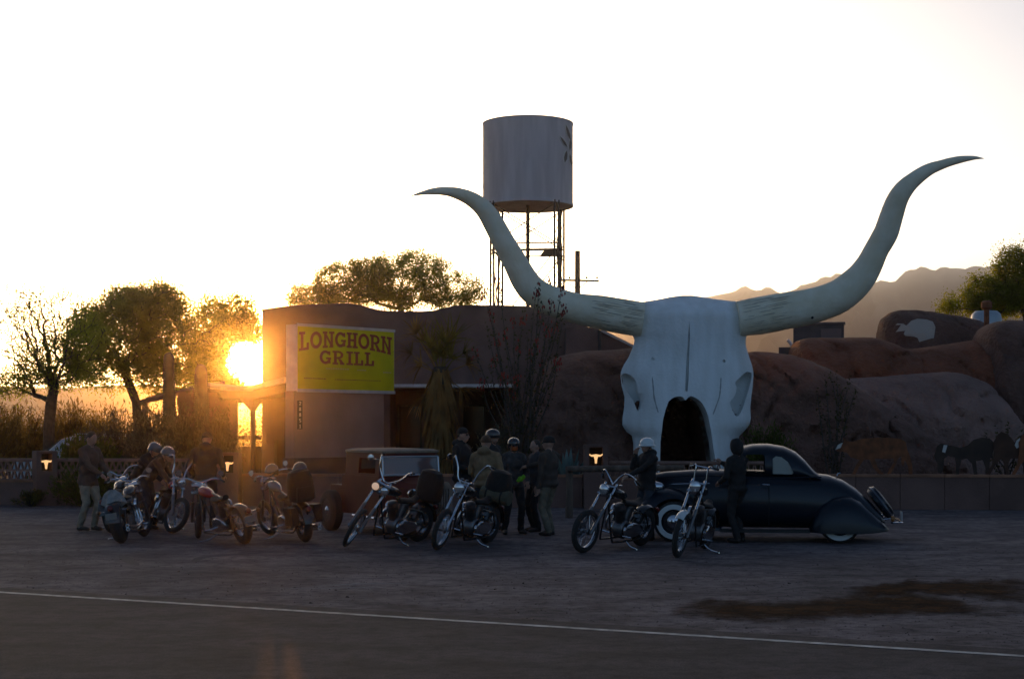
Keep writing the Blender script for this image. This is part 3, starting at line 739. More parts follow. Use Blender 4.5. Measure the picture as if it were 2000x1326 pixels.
def tank_pt(px, py, off):
    s = max(-.999, min(.999, (px - 1031) / 88.5)); return Vector((tr * s * (1 + off), -tr * math.sqrt(1 - s * s) * (1 + off) - .0, W(0, py, TY).z))
def tank_mark(poly, m, off=.004):
    mb = MB().add([tank_pt(a, b, off) for a, b in poly], [tuple(range(len(poly)))])
    mb.build('painted_mark', m, tank, smooth=False)
def leafm(x, y, l, w, ang, m, off):
    c_, s_ = math.cos(R(ang)), math.sin(R(ang)); tank_mark([(x + c_ * t * l - s_ * q * w, y + s_ * t * l + c_ * q * w) for t, q in ((-1, 0), (-.4, .8), (.3, 1), (1, 0), (.3, -1), (-.4, -.8))], m, off)
for (x, y, l, w, a_) in ((1108, 268, 15, 4, 70), (1099, 288, 12, 3.2, 50), (1112, 290, 13, 3, 95), (1103, 315, 13, 4, 100), (1113, 318, 12, 3, 80)):
    leafm(x, y, l * 1.25, w * 1.6, a_, M_TWHT, .004); leafm(x, y, l, w * .8, a_, M_TBRN, .007)
for (x, y, l, w, a_) in ((950, 280, 12, 3, 70), (955, 290, 9, 3, -40), (948, 320, 13, 3, 80), (956, 314, 8, 2.5, -50), (951, 332, 9, 2, 40), (947, 268, 9, 2.5, 95), (1113, 372, 6, 5, 40), (945, 366, 9, 2, 90)):
    leafm(x, y, l, w, a_, M_TWHT, .004)
ph = math.acos(69 / 87.6); Rl = 87.6 / F * TY
legs = [Vector((Rl * math.cos(ph + k * math.pi / 2), Rl * math.sin(ph + k * math.pi / 2), 0)) for k in range(4)]
for p in legs:
    q = p * 1.0; mb = MB(); e = .10; s0 = p.normalized(); s1 = Vector((-s0.y, s0.x, 0))
    mb.tube([p - s1 * e, Vector((p.x, p.y, tz0 + .08)) - s1 * e], .042, 6); mb.tube([p + s1 * e, Vector((p.x, p.y, tz0 + .08)) + s1 * e], .042, 6)
    z = 0.0
    while z < tz0 - .5:
        mb.tube([p + Vector((0, 0, z)) - s1 * e, p + Vector((0, 0, z + .42)) + s1 * e], .012, 4); mb.tube([p + Vector((0, 0, z + .42)) + s1 * e, p + Vector((0, 0, z + .84)) - s1 * e], .012, 4); z += .84
    mb.build('leg', M_STEEL, root)
zr = W(0, 488, TY).z
for i in range(4):
    a, b = legs[i], legs[(i + 1) % 4]
    for z_ in (zr, zr - 3.4, zr - 6.4):
        MB().tube([a + Vector((0, 0, z_ + .12)), b + Vector((0, 0, z_ + .12))], .03, 6).build('girt', M_STEEL, root); MB().tube([a + Vector((0, 0, z_ - .12)), b + Vector((0, 0, z_ - .12))], .03, 6).build('girt', M_STEEL, root)
        if z_ == zr: MB().prism([a + Vector((0, 0, z_ - .10)), a.lerp(b, .36) + Vector((0, 0, z_ - .10)), a.lerp(b, .30) + Vector((0, 0, z_ + .10)), a + Vector((0, 0, z_ + .10))], (0, .02, 0)).build('gusset', M_STEEL, root, smooth=False)
    for z0_, z1_ in ((zr + .1, tz0), (zr - 3.3, zr - .1), (zr - 6.3, zr - 3.5)):
        MB().tube([a + Vector((0, 0, z0_)), b + Vector((0, 0, z1_))], .02, 4).build('brace', M_STEEL, root); MB().tube([b + Vector((0, 0, z0_)), a + Vector((0, 0, z1_))], .02, 4).build('brace', M_STEEL, root)
MB().tube([(0, 0, 0), (0, 0, tz0 + .1)], .075, 8).build('riser_pipe', M_STEEL, root)
# utility pole
root = empty('utility_pole', (W(1128, YH, 72).x, 72, 0)); tag(root, 'dark wooden utility pole with one crossarm beyond the skull', 'utility pole')
MB().tube([(0, 0, 0), (0, 0, W(0, 490, 72).z)], [.17, .12], 10).build('pole', M_STEEL, root)
MB().tube([W(1092, 547, 72) - root.location, W(1170, 549, 72) - root.location], .055, 6).build('crossarm', M_STEEL, root)
for a in (1100, 1150): MB().tube([W(a, 548, 71.9) - root.location, W(1128, 565, 71.9) - root.location], .022, 5).build('brace', M_STEEL, root)
for a in (1096, 1112, 1146, 1166): MB().lathe([(.03, 0), (.055, .05), (.03, .12)], W(a, 545, 72) - root.location, (0, 0, 1), 8).build('insulator', M_STEEL, root)
# ------------------------------------------------------------------ sculpted rock mounds
M_ROCK1 = mat('adobe_rock', (.165, .085, .062), .95, var=.25, scale=.8, bump=1.0, bscale=9, bdist=.14)
M_ROCK2 = mat('red_adobe_rock', (.215, .072, .036), .95, var=.22, scale=.9, bump=1.0, bscale=9, bdist=.14)
M_ROCK3 = mat('pale_adobe_rock', (.26, .155, .125), .95, var=.2, scale=.8, bump=1.0, bscale=9, bdist=.14)
M_ROCK4 = mat('dark_adobe_rock', (.13, .062, .045), .95, var=.22, scale=.8, bump=1.0, bscale=9, bdist=.14)
def mound(prof, Yc, D, m, label, seed, zb=.35, cut=None, p=.62, amp=.16):
    P = smooth_path(prof, 14); K = 64; rr = []
    x0, x1 = P[0][0], P[-1][0]
    for px, py in P:
        top = W(0, py, Yc).z; x = (px - 1000) / F * Yc; ring = []
        e = min(1, (px - x0) / 40 + .05, (x1 - px) / 40 + .05) ** .5
        for k in range(K):
            t = math.pi * k / (K - 1)
            c_ = math.cos(t); Y = Yc - D * e * (abs(c_) ** .85) * (1 if c_ > 0 else -1)
            z = zb + max(.02, top - zb) * (math.sin(t) ** p)
            nz = (fbm((x * .55, Y * .55, z * .6 + seed), 1, 7) * amp + .10 * amp / .16 * (1 - abs(fbm((x * 1.1, z * 1.4, seed + 5), 1, 4)) * 2.4) - .14 * max(0, 1 - abs(fbm((x * .45 + z * .3, z * .55, seed + 9), 1, 3)) * 14)) * (0.3 + .7 * abs(c_))
            ring.append(Vector((x + .15 * fbm((z * .7, x, seed)), Y - nz * (1 if c_ > 0 else -1) * 1.6, z + nz * .12)))
        rr.append(ring)
    vs = [v for r in rr for v in r]; n = len(rr)
    fs = [(i * K + k, (i + 1) * K + k, (i + 1) * K + k + 1, i * K + k + 1) for i in range(n - 1) for k in range(K - 1)]
    fs += [(i * K, i * K + K - 1, (i + 1) * K + K - 1, (i + 1) * K) for i in range(n - 1)]
    fs += [tuple(range(K)), tuple((n - 1) * K + k for k in reversed(range(K)))]
    me = MB().add(vs, fs).mesh('rock_mound')
    if cut: me = boolean(me, cut)
    o = obj('rock_mound', me, m, ang=80); tag(o, label, 'rock mound', 'sculpted adobe rock mounds'); return o
tun = MB().prism([Vector((W(a, b, SY).x, SY - 1, W(a, b, SY).z)) for a, b in archp], (0, 5.5, 0)).mesh('c')
mound([(985, 935), (1015, 830), (1050, 735), (1085, 700), (1130, 688), (1200, 684), (1250, 681), (1350, 690), (1440, 689), (1478, 687), (1530, 692), (1560, 700), (1610, 718), (1650, 748), (1690, 778), (1740, 808), (1790, 838), (1830, 866), (1860, 900), (1880, 935)], 41.9, 2.6, M_ROCK1, 'large brown rock mound wrapped round the back of the skull', 1, cut=[tun])
mound([(1560, 932), (1590, 790), (1640, 745), (1690, 738), (1725, 736), (1760, 732), (1800, 729), (1845, 727), (1880, 733), (1918, 748), (1948, 790), (1972, 845), (1995, 878), (2030, 932)], 43.6, 2.4, M_ROCK3, 'pale sloping rock mound behind the steel steer cut-out', 4, p=.9)
mound([(1528, 760), (1545, 700), (1556, 673), (1575, 662), (1620, 660.5), (1700, 660), (1730, 668), (1760, 682), (1800, 680), (1850, 672), (1900, 664), (1950, 660), (2010, 666), (2100, 700)], 46.5, 2.8, M_ROCK2, 'long red rock ledge above the pale mound', 9)
rockC = mound([(1710, 720), (1717, 660), (1720, 634), (1734, 616), (1757, 607), (1790, 606.5), (1830, 612), (1870, 618), (1910, 627), (1935, 636), (1970, 650), (2000, 690)], 50, 1.8, M_ROCK4, 'dark boulder-shaped rock with a painted pale bull on it', 14, p=.45, amp=.1)
mound([(1885, 800), (1905, 690), (1925, 640), (1960, 627), (2010, 628), (2100, 640), (2200, 700)], 45.6, 2.2, M_ROCK1, 'shaded rock mass at the right edge below the chimney', 21)
# painted bull
bm_ = rockC.data; bvc = BVHTree.FromPolygons([v.co for v in bm_.vertices], [tuple(p.vertices) for p in bm_.polygons])
bull = [(850, 980), (900, 932), (960, 912), (1050, 920), (1110, 940), (1135, 990), (1128, 1050), (1118, 1105), (1097, 1105), (1088, 1060), (1062, 1018), (1022, 1050), (992, 1090), (977, 1140), (960, 1100), (932, 1090), (912, 1042), (872, 1030), (842, 1080), (826, 1062), (838, 1030), (745, 1042), (762, 1024), (828, 1010), (815, 990), (800, 972), (745, 976), (762, 958), (822, 962)]
P2 = [(1600 + x / 5, 440 + y / 5) for x, y in bull]
bmn = bmesh.new(); vs = [bmn.verts.new((a, b, 0)) for a, b in P2]; bmn.faces.new(vs)
bmesh.ops.triangulate(bmn, faces=bmn.faces[:]); bmesh.ops.subdivide_edges(bmn, edges=bmn.edges[:], cuts=3, use_grid_fill=True)
for v in bmn.verts:
    d_ = Vector(((v.co.x - 1000) / F, 1, (YH - v.co.y) / F)).normalized(); h_ = bvc.ray_cast(Vector((0, 0, H)), d_)
    v.co = (h_[0] - d_ * .03) if h_[0] else W(v.co.x, v.co.y, 48.3)
me = bpy.data.meshes.new('painted_bull'); bmn.to_mesh(me); bmn.free()
obj('painted_bull', me, mat('pale_mineral_paint', (.42, .34, .28), .95), rockC, smooth=False)
# rooftop pieces between skull and rocks
def roof_unit(name, px0, py0, px1, py1, Y, dep, m, label, cat, zb=None):
    a = W(px0, py1, Y); b = W(px1, py0, Y); z0 = a.z if zb is None else zb
    root = empty(name, ((a.x + b.x) / 2, Y, z0)); tag(root, label, cat); w = b.x - a.x; h = b.z - z0
    MB().box((0, dep / 2, h / 2), (w, dep, h)).build('housing', m, root, smooth=False)
    return root, w, h
M_UNIT = mat('dark_unit_metal', (.045, .04, .045), .6, var=.2)
r_, w_, h_ = roof_unit('rooftop_shed', 1550, 633, 1647, 692, 56, .7, M_UNIT, 'dark flat-roofed shed behind the red rock ledge', 'shed', 0)
r_.rotation_euler.z = R(-13); MB().box((0, .35, h_ + .03), (w_ + .1, .9, .06)).build('roof', mat('unit_light', (.10, .09, .095), .5), r_, smooth=False)
MB().box((w_ * .25, -.03, h_ - .62), (w_ * .4, .04, .9)).build('panel', mat('unit_panel', (.09, .075, .075), .6), r_, smooth=False)
MB().box((w_ * .17, -.06, h_ - .92), (.26, .05, .10)).build('light_box', M_WHITEM, r_, smooth=False)
r_, w_, h_ = roof_unit('roof_vent', 1521, 678, 1544, 692, 47, .6, M_UNIT, 'small dark louvred vent beside the skull', 'vent', 3.6)
r_.rotation_euler.z = R(-13)
for k in range(4): MB().box((0, -.015, .12 + k * .14), (w_ - .06, .03, .04)).build('slat', M_STEEL, r_, smooth=False)
o = MB().tube([W(1548, 695, 47), W(1547, 676, 47), W(1541, 666, 47), W(1537, 664, 47)], .05, 8).build('vent_pipe', M_WHITEM); tag(o, 'pale bent vent pipe beside the dark vent', 'pipe')
root = empty('roof_cooler', W(1926, 632, 52)); tag(root, 'pale blue-grey dome cooler on the roof behind the chimney', 'cooler')
MB().lathe([(.5, -.5), (.52, .12), (.47, .32), (.36, .42), (.02, .45)], (0, 0, 0), (0, 0, 1), 20).build('dome', mat('cooler_metal', (.33, .40, .44), .45, metal=.3), root)
MB().box((-.42, -.3, -.1), (.16, .2, .45)).build('hatch', M_WHITEM, root, smooth=False)
root = empty('chimney', W(1927, 650, 48)); tag(root, 'slim brown chimney with a wider cap at the right', 'chimney')
MB().tube([(0, 0, -.6), (0, 0, .78)], .085, 10).build('shaft', M_RUST, root); MB().lathe([(.1, .72), (.17, .78), (.17, .95), (.1, 1.0)], (0, 0, 0), (0, 0, 1), 12).build('cap', M_RUST, root)
# ------------------------------------------------------------------ steel cattle on the wall
def cutout(name, poly, Y, m, label, cat='cut-out', extra=()):
    root = empty(name, W(sum(p[0] for p in poly) / len(poly), max(p[1] for p in poly), Y)); tag(root, label, cat, 'steel animal cut-outs on the wall')
    O_ = Vector(root.location)
    MB().prism([W(a, b, Y) - O_ for a, b in poly], (0, .012, 0)).build('plate', m, root, smooth=False)
    for nm, pl, mm in extra: MB().prism([W(a, b, Y - .012) - O_ for a, b in pl], (0, .008, 0)).build(nm, mm, root, smooth=False)
    return root
zz = lambda L: [(1480 + x / 3.846, 760 + y / 3.846) for x, y in L]
steer = [(585, 458), (600, 420), (632, 402), (650, 388), (640, 362), (662, 378), (690, 396), (720, 393), (780, 372), (900, 362), (1000, 365), (1070, 372), (1112, 395), (1122, 450), (1142, 500), (1160, 570), (1162, 640), (1135, 642), (1130, 580), (1105, 530), (1092, 580), (1080, 560), (1078, 505), (1052, 520), (1040, 560), (1000, 632), (972, 642), (988, 600), (1022, 550), (1018, 520), (950, 524), (878, 520), (902, 590), (948, 638), (915, 642), (868, 590), (842, 530), (800, 525), (762, 580), (735, 638), (710, 638), (738, 570), (765, 530), (700, 512), (672, 478), (640, 468), (610, 470)]
Mw = mat('white_sign_paint', (.55, .52, .48), .8, var=.2); Mb = mat('black_steel', (.045, .025, .016), .8, var=.3)
cutout('steer_cutout', zz(steer), 36.55, M_RUST, 'rust-orange steel longhorn steer cut-out walking on the low wall', extra=[('face_patch', zz([(583, 455), (602, 418), (640, 398), (622, 440)]), Mw), ('horn', zz([(640, 392), (600, 385), (560, 395), (520, 430), (480, 440), (530, 455), (575, 415), (640, 402)]), Mb)])
cow = [(1335, 470), (1345, 430), (1375, 405), (1400, 410), (1430, 420), (1470, 425), (1520, 440), (1580, 420), (1620, 380), (1680, 362), (1740, 368), (1775, 400), (1770, 470), (1745, 520), (1740, 600), (1735, 645), (1710, 645), (1712, 590), (1690, 530), (1640, 540), (1650, 640), (1625, 645), (1610, 560), (1570, 520), (1530, 530), (1515, 600), (1510, 645), (1488, 645), (1490, 560), (1480, 510), (1430, 500), (1400, 520), (1395, 600), (1378, 630), (1352, 625), (1350, 560), (1325, 500)]
cutout('cow_cutout', zz(cow), 36.5, Mb, 'black steel cow cut-out with a white face stripe on the wall', extra=[('face_patch', zz([(1385, 470), (1398, 418), (1425, 420), (1408, 478)]), Mw)])
horse = [(1800, 345), (1830, 318), (1860, 330), (1900, 360), (1930, 400), (1945, 380), (1980, 345), (2030, 330), (2060, 350), (2040, 372), (2010, 380), (2000, 440), (2010, 500), (2030, 640), (2000, 645), (1985, 540), (1950, 520), (1900, 520), (1880, 560), (1890, 640), (1865, 645), (1850, 560), (1830, 520), (1790, 560), (1745, 640), (1715, 645), (1760, 560), (1775, 470), (1770, 400)]
cutout('horse_cutout', zz(horse), 36.45, mat('brown_steel', (.07, .03, .016), .85, var=.3), 'dark brown steel horse cut-out at the right end of the wall', extra=[('mane_patch', zz([(1930, 420), (1945, 385), (1970, 365), (1975, 430), (1945, 445)]), Mw)])
horse2 = [(a + 190, b) for a, b in horse]
cutout('horse_cutout', zz(horse2), 36.4, M_RUST, 'rust-brown steel horse cut-out cut off by the right picture edge')

# ------------------------------------------------------------------ trees
M_BARK = mat('mesquite_bark', (.055, .04, .03), .95, var=.3, scale=9, bump=.6, bscale=24)
L_MESQ = leafmat('mesquite_leaf', (.06, .075, .016), (.36, .50, .05), .6)
L_PALO = leafmat('palo_verde_leaf', (.13, .135, .02), (.36, .44, .035), .5)
L_SAGE = leafmat('sage_leaf', (.12, .115, .085), (.10, .085, .04), .3)
L_DRY = leafmat('dry_grass', (.10, .085, .035), (.20, .16, .04), .5)
L_GREEN = leafmat('creosote_leaf', (.07, .09, .022), (.10, .12, .02), .4)
def tree(name, label, trunk, Y, blobs, leaf, nclus, nleaf, lsize, seed, cr=.24, r0=.2, twig=.012, group='desert trees around the restaurant', keep=None, bare=0.0, dY=0.5, asp=.5):
    rg = np.random.default_rng(seed); rnd = random.Random(seed)
    base = W(trunk[0][0], trunk[0][1], Y); base.z = 0 if base.z > 0 else base.z
    root = empty(name, base); tag(root, label, 'tree', group)
    s = F / Y
    nodes = []; par_ = []
    tp = [W(a, b, Y) - base for a, b in trunk]; tp[0].z = -base.z
    for i in range(len(tp) - 1):
        for k in range(4):
            p = tp[i].lerp(tp[i + 1], k / 4); nodes.append(p); par_.append(len(nodes) - 2)
    nodes.append(tp[-1]); par_.append(len(nodes) - 2); par_[0] = -1
    start = max(1, len(nodes) - 5); base_n = len(nodes)
    C = []; wts = np.array([b[2] * b[3] * (b[4] if len(b) > 4 else 1) for b in blobs]); wts = wts / wts.sum()
    for _ in range(nclus):
        b = blobs[rg.choice(len(blobs), p=wts)]
        while True:
            q = rg.uniform(-1, 1, 3)
            if q @ q < 1: break
        q = q * (q @ q + 1e-6) ** -.12
        px, py = b[0] + q[0] * b[2], b[1] + q[1] * b[3]
        if keep and not keep(px, py): continue
        p = W(px, py, Y + q[2] * b[2] / s * dY) - base
        C.append((p, len(b) > 5 and b[5]))
    C.sort(key=lambda c: (c[0] - tp[-1]).length)
    plen = [0.0] * len(nodes); tips = []
    A = np.zeros((len(nodes) + 3 * len(C) + 5, 3)); PL = np.full(len(A), 0.0)
    A[:len(nodes)] = [tuple(n) for n in nodes]; cnt = len(nodes)
    for p, bl in C:
        d_ = np.linalg.norm(A[start:cnt] - np.array(p), axis=1) + .45 * PL[start:cnt]
        j = start + int(np.argmin(d_)); a = Vector(A[j]); prev = j; L_ = (p - a).length
        for t in (1 / 3, 2 / 3, 1):
            q = a.lerp(p, t) + (Vector((rnd.uniform(-1, 1), rnd.uniform(-1, 1), rnd.uniform(-.3, .9))) * L_ * .06 if t < 1 else Vector())
            nodes.append(q); par_.append(prev); A[cnt] = tuple(q); PL[cnt] = PL[prev] + L_ / 3; prev = cnt; cnt += 1
        tips.append((p, a, bl))
    w = [0.0] * len(nodes); kids = [[] for _ in nodes]
    for i in range(len(nodes) - 1, -1, -1):
        if not kids[i]: w[i] = 1
        if par_[i] >= 0: w[par_[i]] += w[i]; kids[par_[i]].append(i)
    rad = [max(twig, r0 * (x / w[0]) ** .56) for x in w]
    mb = MB(); done = set()
    for i in range(len(nodes)):
        if par_[i] >= 0 and (not kids[i] or len(kids[i]) > 1):
            ch = [i]; j = i
            while par_[j] >= 0:
                j = par_[j]; ch.append(j)
                if len(kids[j]) > 1: break
            rs = [rad[k] for k in ch]; rs[-1] = min(rs[-1], rs[-2] * 1.25) if len(rs) > 1 else rs[-1]
            mb.tube([nodes[k] for k in ch], rs, 8 if rs[-1] > .06 else (5 if rs[-1] > .02 else 3), cap=False)
    trunk_o = mb.build('trunk', M_BARK, root)
    cen = []
    for p, a, bl in tips:
        if bl or rnd.random() < bare: k = int(nleaf * .12)
        else: k = nleaf
        if k == 0: continue
        t = rg.beta(2.2, 1.0, k)[:, None]
        base_ = np.array(a) * (1 - t) + np.array(p) * t
        far = np.linalg.norm(np.array(p) - np.array(a))
        base_ = np.array(p) - (np.array(p) - base_) * min(1, cr * 2.2 / (far + 1e-6))
        cen.append(base_ + rg.normal(size=(k, 3)) * cr * .5)
    if cen:
        cen = np.concatenate(cen)
        if keep:
            wz = cen + np.array(base); ppx = 1000 + wz[:, 0] / wz[:, 1] * F; ppy = YH - (wz[:, 2] - H) / wz[:, 1] * F
            cen = cen[[keep(a, b) for a, b in zip(ppx, ppy)]]
        quads('crown', cen, lsize, asp, leaf, root, rg)
    return root
sunkeep = lambda px, py: (px - 480) ** 2 + (py - 706) ** 2 > 24 ** 2 and not ((px - 480) ** 2 + (py - 706) ** 2 < 40 ** 2 and random.random() < .6)
tree('mesquite_tree', 'forked mesquite tree with thin bare branches at the far left', [(93, 872), (96, 830), (100, 785)], 46, [(30, 630, 55, 85, .9, 1), (75, 660, 60, 100, 1.2, 1), (125, 610, 50, 60, .6, 1), (60, 590, 60, 45, .5, 1), (20, 720, 40, 50, .6, 1), (110, 700, 60, 55, .7), (165, 660, 45, 60, .6), (140, 730, 60, 30, .7), (20, 755, 45, 25, .8), (60, 730, 50, 35, .5)], L_MESQ, 1150, 52, .07, 5, cr=.26, r0=.17, twig=.012, bare=.25)
tree('mesquite_tree', 'dense round-crowned tree left of the low sun', [(276, 830), (266, 785), (250, 745), (240, 715)], 52, [(260, 640, 95, 85, 1.2), (175, 660, 50, 60, 1), (320, 640, 80, 80, 1.1), (300, 590, 70, 42, 1), (240, 600, 60, 45, 1), (390, 640, 55, 65, .75), (330, 720, 70, 50, .9), (200, 725, 70, 38, 1.1), (290, 730, 60, 40, .9), (150, 700, 50, 45, .45), (170, 630, 45, 45, .55)], L_MESQ, 950, 110, .075, 6, cr=.34, r0=.15, keep=sunkeep)
tree('palo_verde_tree', 'thin-leaved tree between the round tree and the building corner', [(452, 840), (448, 790), (440, 745)], 58, [(450, 610, 52, 38, 1), (410, 695, 45, 45, 1.6), (475, 645, 36, 35, 1.0), (390, 735, 45, 30, 1.6), (415, 640, 45, 40, 1.0), (450, 740, 50, 25, 1.4), (490, 660, 20, 60, .8)], L_MESQ, 330, 120, .10, 8, cr=.42, r0=.10, keep=sunkeep)
tree('mesquite_tree', 'wide feathery tree rising behind the restaurant roof', [(785, 700), (784, 630), (783, 596)], 66, [(780, 545, 120, 50, 1.3), (880, 562, 75, 38, 1), (690, 552, 85, 45, 1.6), (800, 512, 90, 28, .8), (605, 580, 60, 26, 2.2), (920, 580, 40, 22, .8), (740, 585, 130, 25, .9), (850, 592, 90, 16, .8), (640, 592, 70, 14, .7)], L_MESQ, 1200, 84, .072, 9, cr=.31, r0=.14, twig=.010)
tree('palo_verde_tree', 'green leafy tree above the rocks at the right edge', [(2010, 660), (2005, 620), (1995, 590)], 58, [(1985, 545, 45, 60, 1.2), (1940, 575, 60, 38, 1), (1985, 495, 35, 20, .7), (1890, 597, 60, 17, .8), (1845, 602, 45, 8, .4), (2050, 540, 60, 70, 1.2), (1950, 600, 60, 20, 1)], L_PALO, 520, 100, .085, 12, cr=.34, r0=.14)
# ------------------------------------------------------------------ shrubs and desert plants
def shrub(name, label, px, py, w, h, Y, leaf, n, size, seed, aspect=.25, up=.9, cat='shrub', zb=None, group='shrubs along the wall', dp=.6):
    rg = np.random.default_rng(seed); a = W(px, py, Y)
    if zb is not None: a.z = zb
    root = empty(name, a); tag(root, label, cat, group)
    s = Y / F; rx = w * s / 2; rz = W(0, h, Y).z - a.z
    ns = max(14, n // 60); mb = MB(); dirs = []
    for k in range(ns):
        th = rg.uniform(0, 2 * math.pi); el = rg.uniform(.05, 1.0) ** .6
        d = np.array([math.cos(th) * rx * el, math.sin(th) * rx * el * dp, rz * math.sqrt(max(0, 1 - el * el * .85)) * rg.uniform(.75, 1.08)])
        dirs.append(d); mid = d * .5 + np.array([0, 0, rz * .08]); mb.tube([(0, 0, 0), tuple(mid), tuple(d)], [.018, .011, .005], 4, cap=False)
    mb.build('stem', M_BARK, root)
    D_ = np.array(dirs)[rg.integers(0, ns, n)]; t = rg.beta(3, 1.2, n)[:, None]
    cen = D_ * t + rg.normal(size=(n, 3)) * np.array([rx, rx * dp, rz]) * .09
    cen[:, 2] = np.abs(cen[:, 2])
    dn = D_ / (np.linalg.norm(D_, axis=1)[:, None] + 1e-6)
    o = quads('foliage', cen, size, aspect, leaf, root, rg, updir=dn * up + np.array([0, 0, .35]), spread=.55)
    return root
SL_ = 'big grey desert shrub '
shrub('desert_shrub', 'grey-green dome shrub between the palm and the agave', 1000, 905, 160, 826, 38.3, L_SAGE, 5200, .10, 31, zb=.42)
shrub('desert_shrub', 'olive bush behind the roof of the dark coupe', 1500, 905, 120, 828, 38.2, L_GREEN, 3600, .11, 32, zb=.42)
for i, (px, py, w, h, lab) in enumerate([(175, 890, 90, 838, 'pale shrub overlapping the rear of the parked white car'), (240, 890, 110, 808, 'bushy grey shrub behind the bending riders'), (300, 892, 110, 793, 'tall grey shrub at the foot of the slim saguaro'), (365, 892, 100, 790, 'tawny shrub at the foot of the shorter saguaro'), (425, 892, 80, 800, 'tawny shrub beside the patio gate, nearest the sun')]):
    shrub('desert_shrub', lab, px, py, w * 1.25, h, 41.0 + (i % 2), L_SAGE, 7000, .12, 40 + i, zb=0, cat='shrub')
for i, (px, w, h, lab) in enumerate([(-20, 120, 778, 'dry olive bush cut off by the left picture edge'), (45, 110, 792, 'dry olive bush behind the breeze block wall at far left'), (130, 110, 786, 'dry olive bush beside the mesquite trunk'), (205, 120, 790, 'dry olive bush below the dense round tree')]):
    shrub('dry_bush', lab, px, 880, w * 1.2, h, 49 + i * .7, L_DRY, 6500, .17, 50 + i, zb=0, aspect=.16, group='dry bushes at the left')
shrub('desert_shrub', 'dark low bush at the foot of the wall behind the man in khaki', 165, 985, 150, 905, 37.6, L_GREEN, 3600, .10, 66, zb=0)
shrub('desert_shrub', 'small dry weed clump below the lamp pillar at far left', 60, 985, 90, 955, 37.8, L_DRY, 900, .09, 67, zb=0)
shrub('desert_shrub', 'leafy dark bush between the breeze block wall and the parked car', 165, 985, 200, 862, 40.2, L_GREEN, 9000, .16, 68, zb=0)
# far-off scrub that closes the gap under the trees
cs = []
rg = np.random.default_rng(77)
for _ in range(260):
    Yq = rg.uniform(85, 260); x = rg.uniform(-44, -2) * Yq / 90
    if abs(1000 + x / Yq * F - 480) < 30: pass
    hq = rg.uniform(1.0, 2.6) * Yq / 120; k = 150
    cs.append(np.stack([x + rg.normal(size=k) * hq * .55, Yq + rg.normal(size=k) * hq * .4, np.abs(rg.normal(size=k)) * hq * .55], 1))
o = quads('scrub_vegetation', np.concatenate(cs), .35, .35, L_DRY, None, rg); o['kind'] = 'stuff'; o['label'] = 'far desert scrub glowing under the trees at left'; o['category'] = 'scrub'

M_SAG = mat('saguaro_skin', (.10, .10, .055), .85, var=.2, scale=4)
def saguaro(px, top, w, Y, label):
    root = empty('saguaro_cactus', (W(px, YH, Y).x, Y, 0)); tag(root, label, 'cactus', 'saguaros before the patio')
    ht = W(0, top, Y).z; r_ = w / 2 * Y / F; n = 36; rr = []
    for i in range(40):
        t = i / 39; t = 1 - (1 - t) ** 1.6; z = ht * t; rad = r_ * (.82 + .2 * math.sin(math.pi * min(1, t * 1.05)))
        hz_ = (ht - z) / r_
        if hz_ < 1: rad *= math.sqrt(max(0.0004, 1 - (1 - hz_) ** 2))
        rr.append([Vector(((rad * (1 + .075 * (1 if j % 2 else -1))) * math.cos(2 * math.pi * j / n) + .02 * math.sin(t * 5), rad * (1 + .075 * (1 if j % 2 else -1)) * math.sin(2 * math.pi * j / n), z)) for j in range(n)])
    MB().rings(rr).build('column', M_SAG, root, ang=180)
    mb = MB()
    for i in range(1, 60):
        z = ht * i / 60
        for j in range(0, n, 2):
            a = 2 * math.pi * (j + 1) / n; rad = r_ * 1.0
            if z / ht > .92: continue
            p = Vector((rad * 1.06 * math.cos(a), rad * 1.06 * math.sin(a), z)); mb.add([p + Vector((0, 0, .015)), p - Vector((0, 0, .015)), p + Vector((math.cos(a), math.sin(a), .3)) * .035], [(0, 1, 2)])
    mb.build('spines', M_BARK, root, smooth=False)['kind'] = 'stuff'
saguaro(331, 688, 23, 44.0, 'tall slim saguaro column standing left of the sun')
saguaro(394, 711, 27, 44.6, 'shorter thicker saguaro nearest the sun')

# shaggy palm
L_FROND = leafmat('palm_frond', (.16, .14, .04), (.16, .12, .02), .35); L_DEAD = leafmat('dead_frond', (.26, .16, .07), (.2, .11, .03), .3)
PY = 39.6
root = empty('fan_palm', (W(860, YH, PY).x, PY, .42)); tag(root, 'shaggy fan palm with a skirt of dead fronds right of the sign', 'palm')
OP = Vector(root.location); rnd = random.Random(5)
ztop = W(0, 735, PY).z - OP.z
MB().tube([(0, 0, 0), (.02, 0, ztop * .5), (0, 0, ztop + .25)], [.24, .2, .17], 12).build('trunk', M_BARK, root)
def blade(mb, p, d, L_, w, droop, nseg=4, side=None):
    d = Vector(d).normalized(); sd_ = side or d.cross(Vector((rnd.uniform(-.3, .3), rnd.uniform(-.3, .3), 1))).normalized(); prev = None; q = Vector(p)
    for k in range(nseg + 1):
        t = k / nseg; ww = w * (1 - t) ** .7 + .002; a = q + sd_ * ww; b = q - sd_ * ww
        n0 = len(mb.v); mb.v += [a, b]
        if k: mb.f.append((n0 - 2, n0 - 1, n0 + 1, n0)); mb.mi.append(0)
        d = (d + Vector((0, 0, -droop / nseg))).normalized(); q = q + d * L_ / nseg
mb = MB()
for k in range(900):
    a = rnd.uniform(0, 2 * math.pi); z = ztop * rnd.uniform(.22, 1.07); fl = rnd.uniform(.05, .5)
    blade(mb, (.18 * math.cos(a), .18 * math.sin(a), z), (math.cos(a) * fl, math.sin(a) * fl, -.8), rnd.uniform(.5, 1.15), rnd.uniform(.02, .055), .5, 3)
mb.build('dead_skirt', L_DEAD, root, smooth=False)['kind'] = 'stuff'
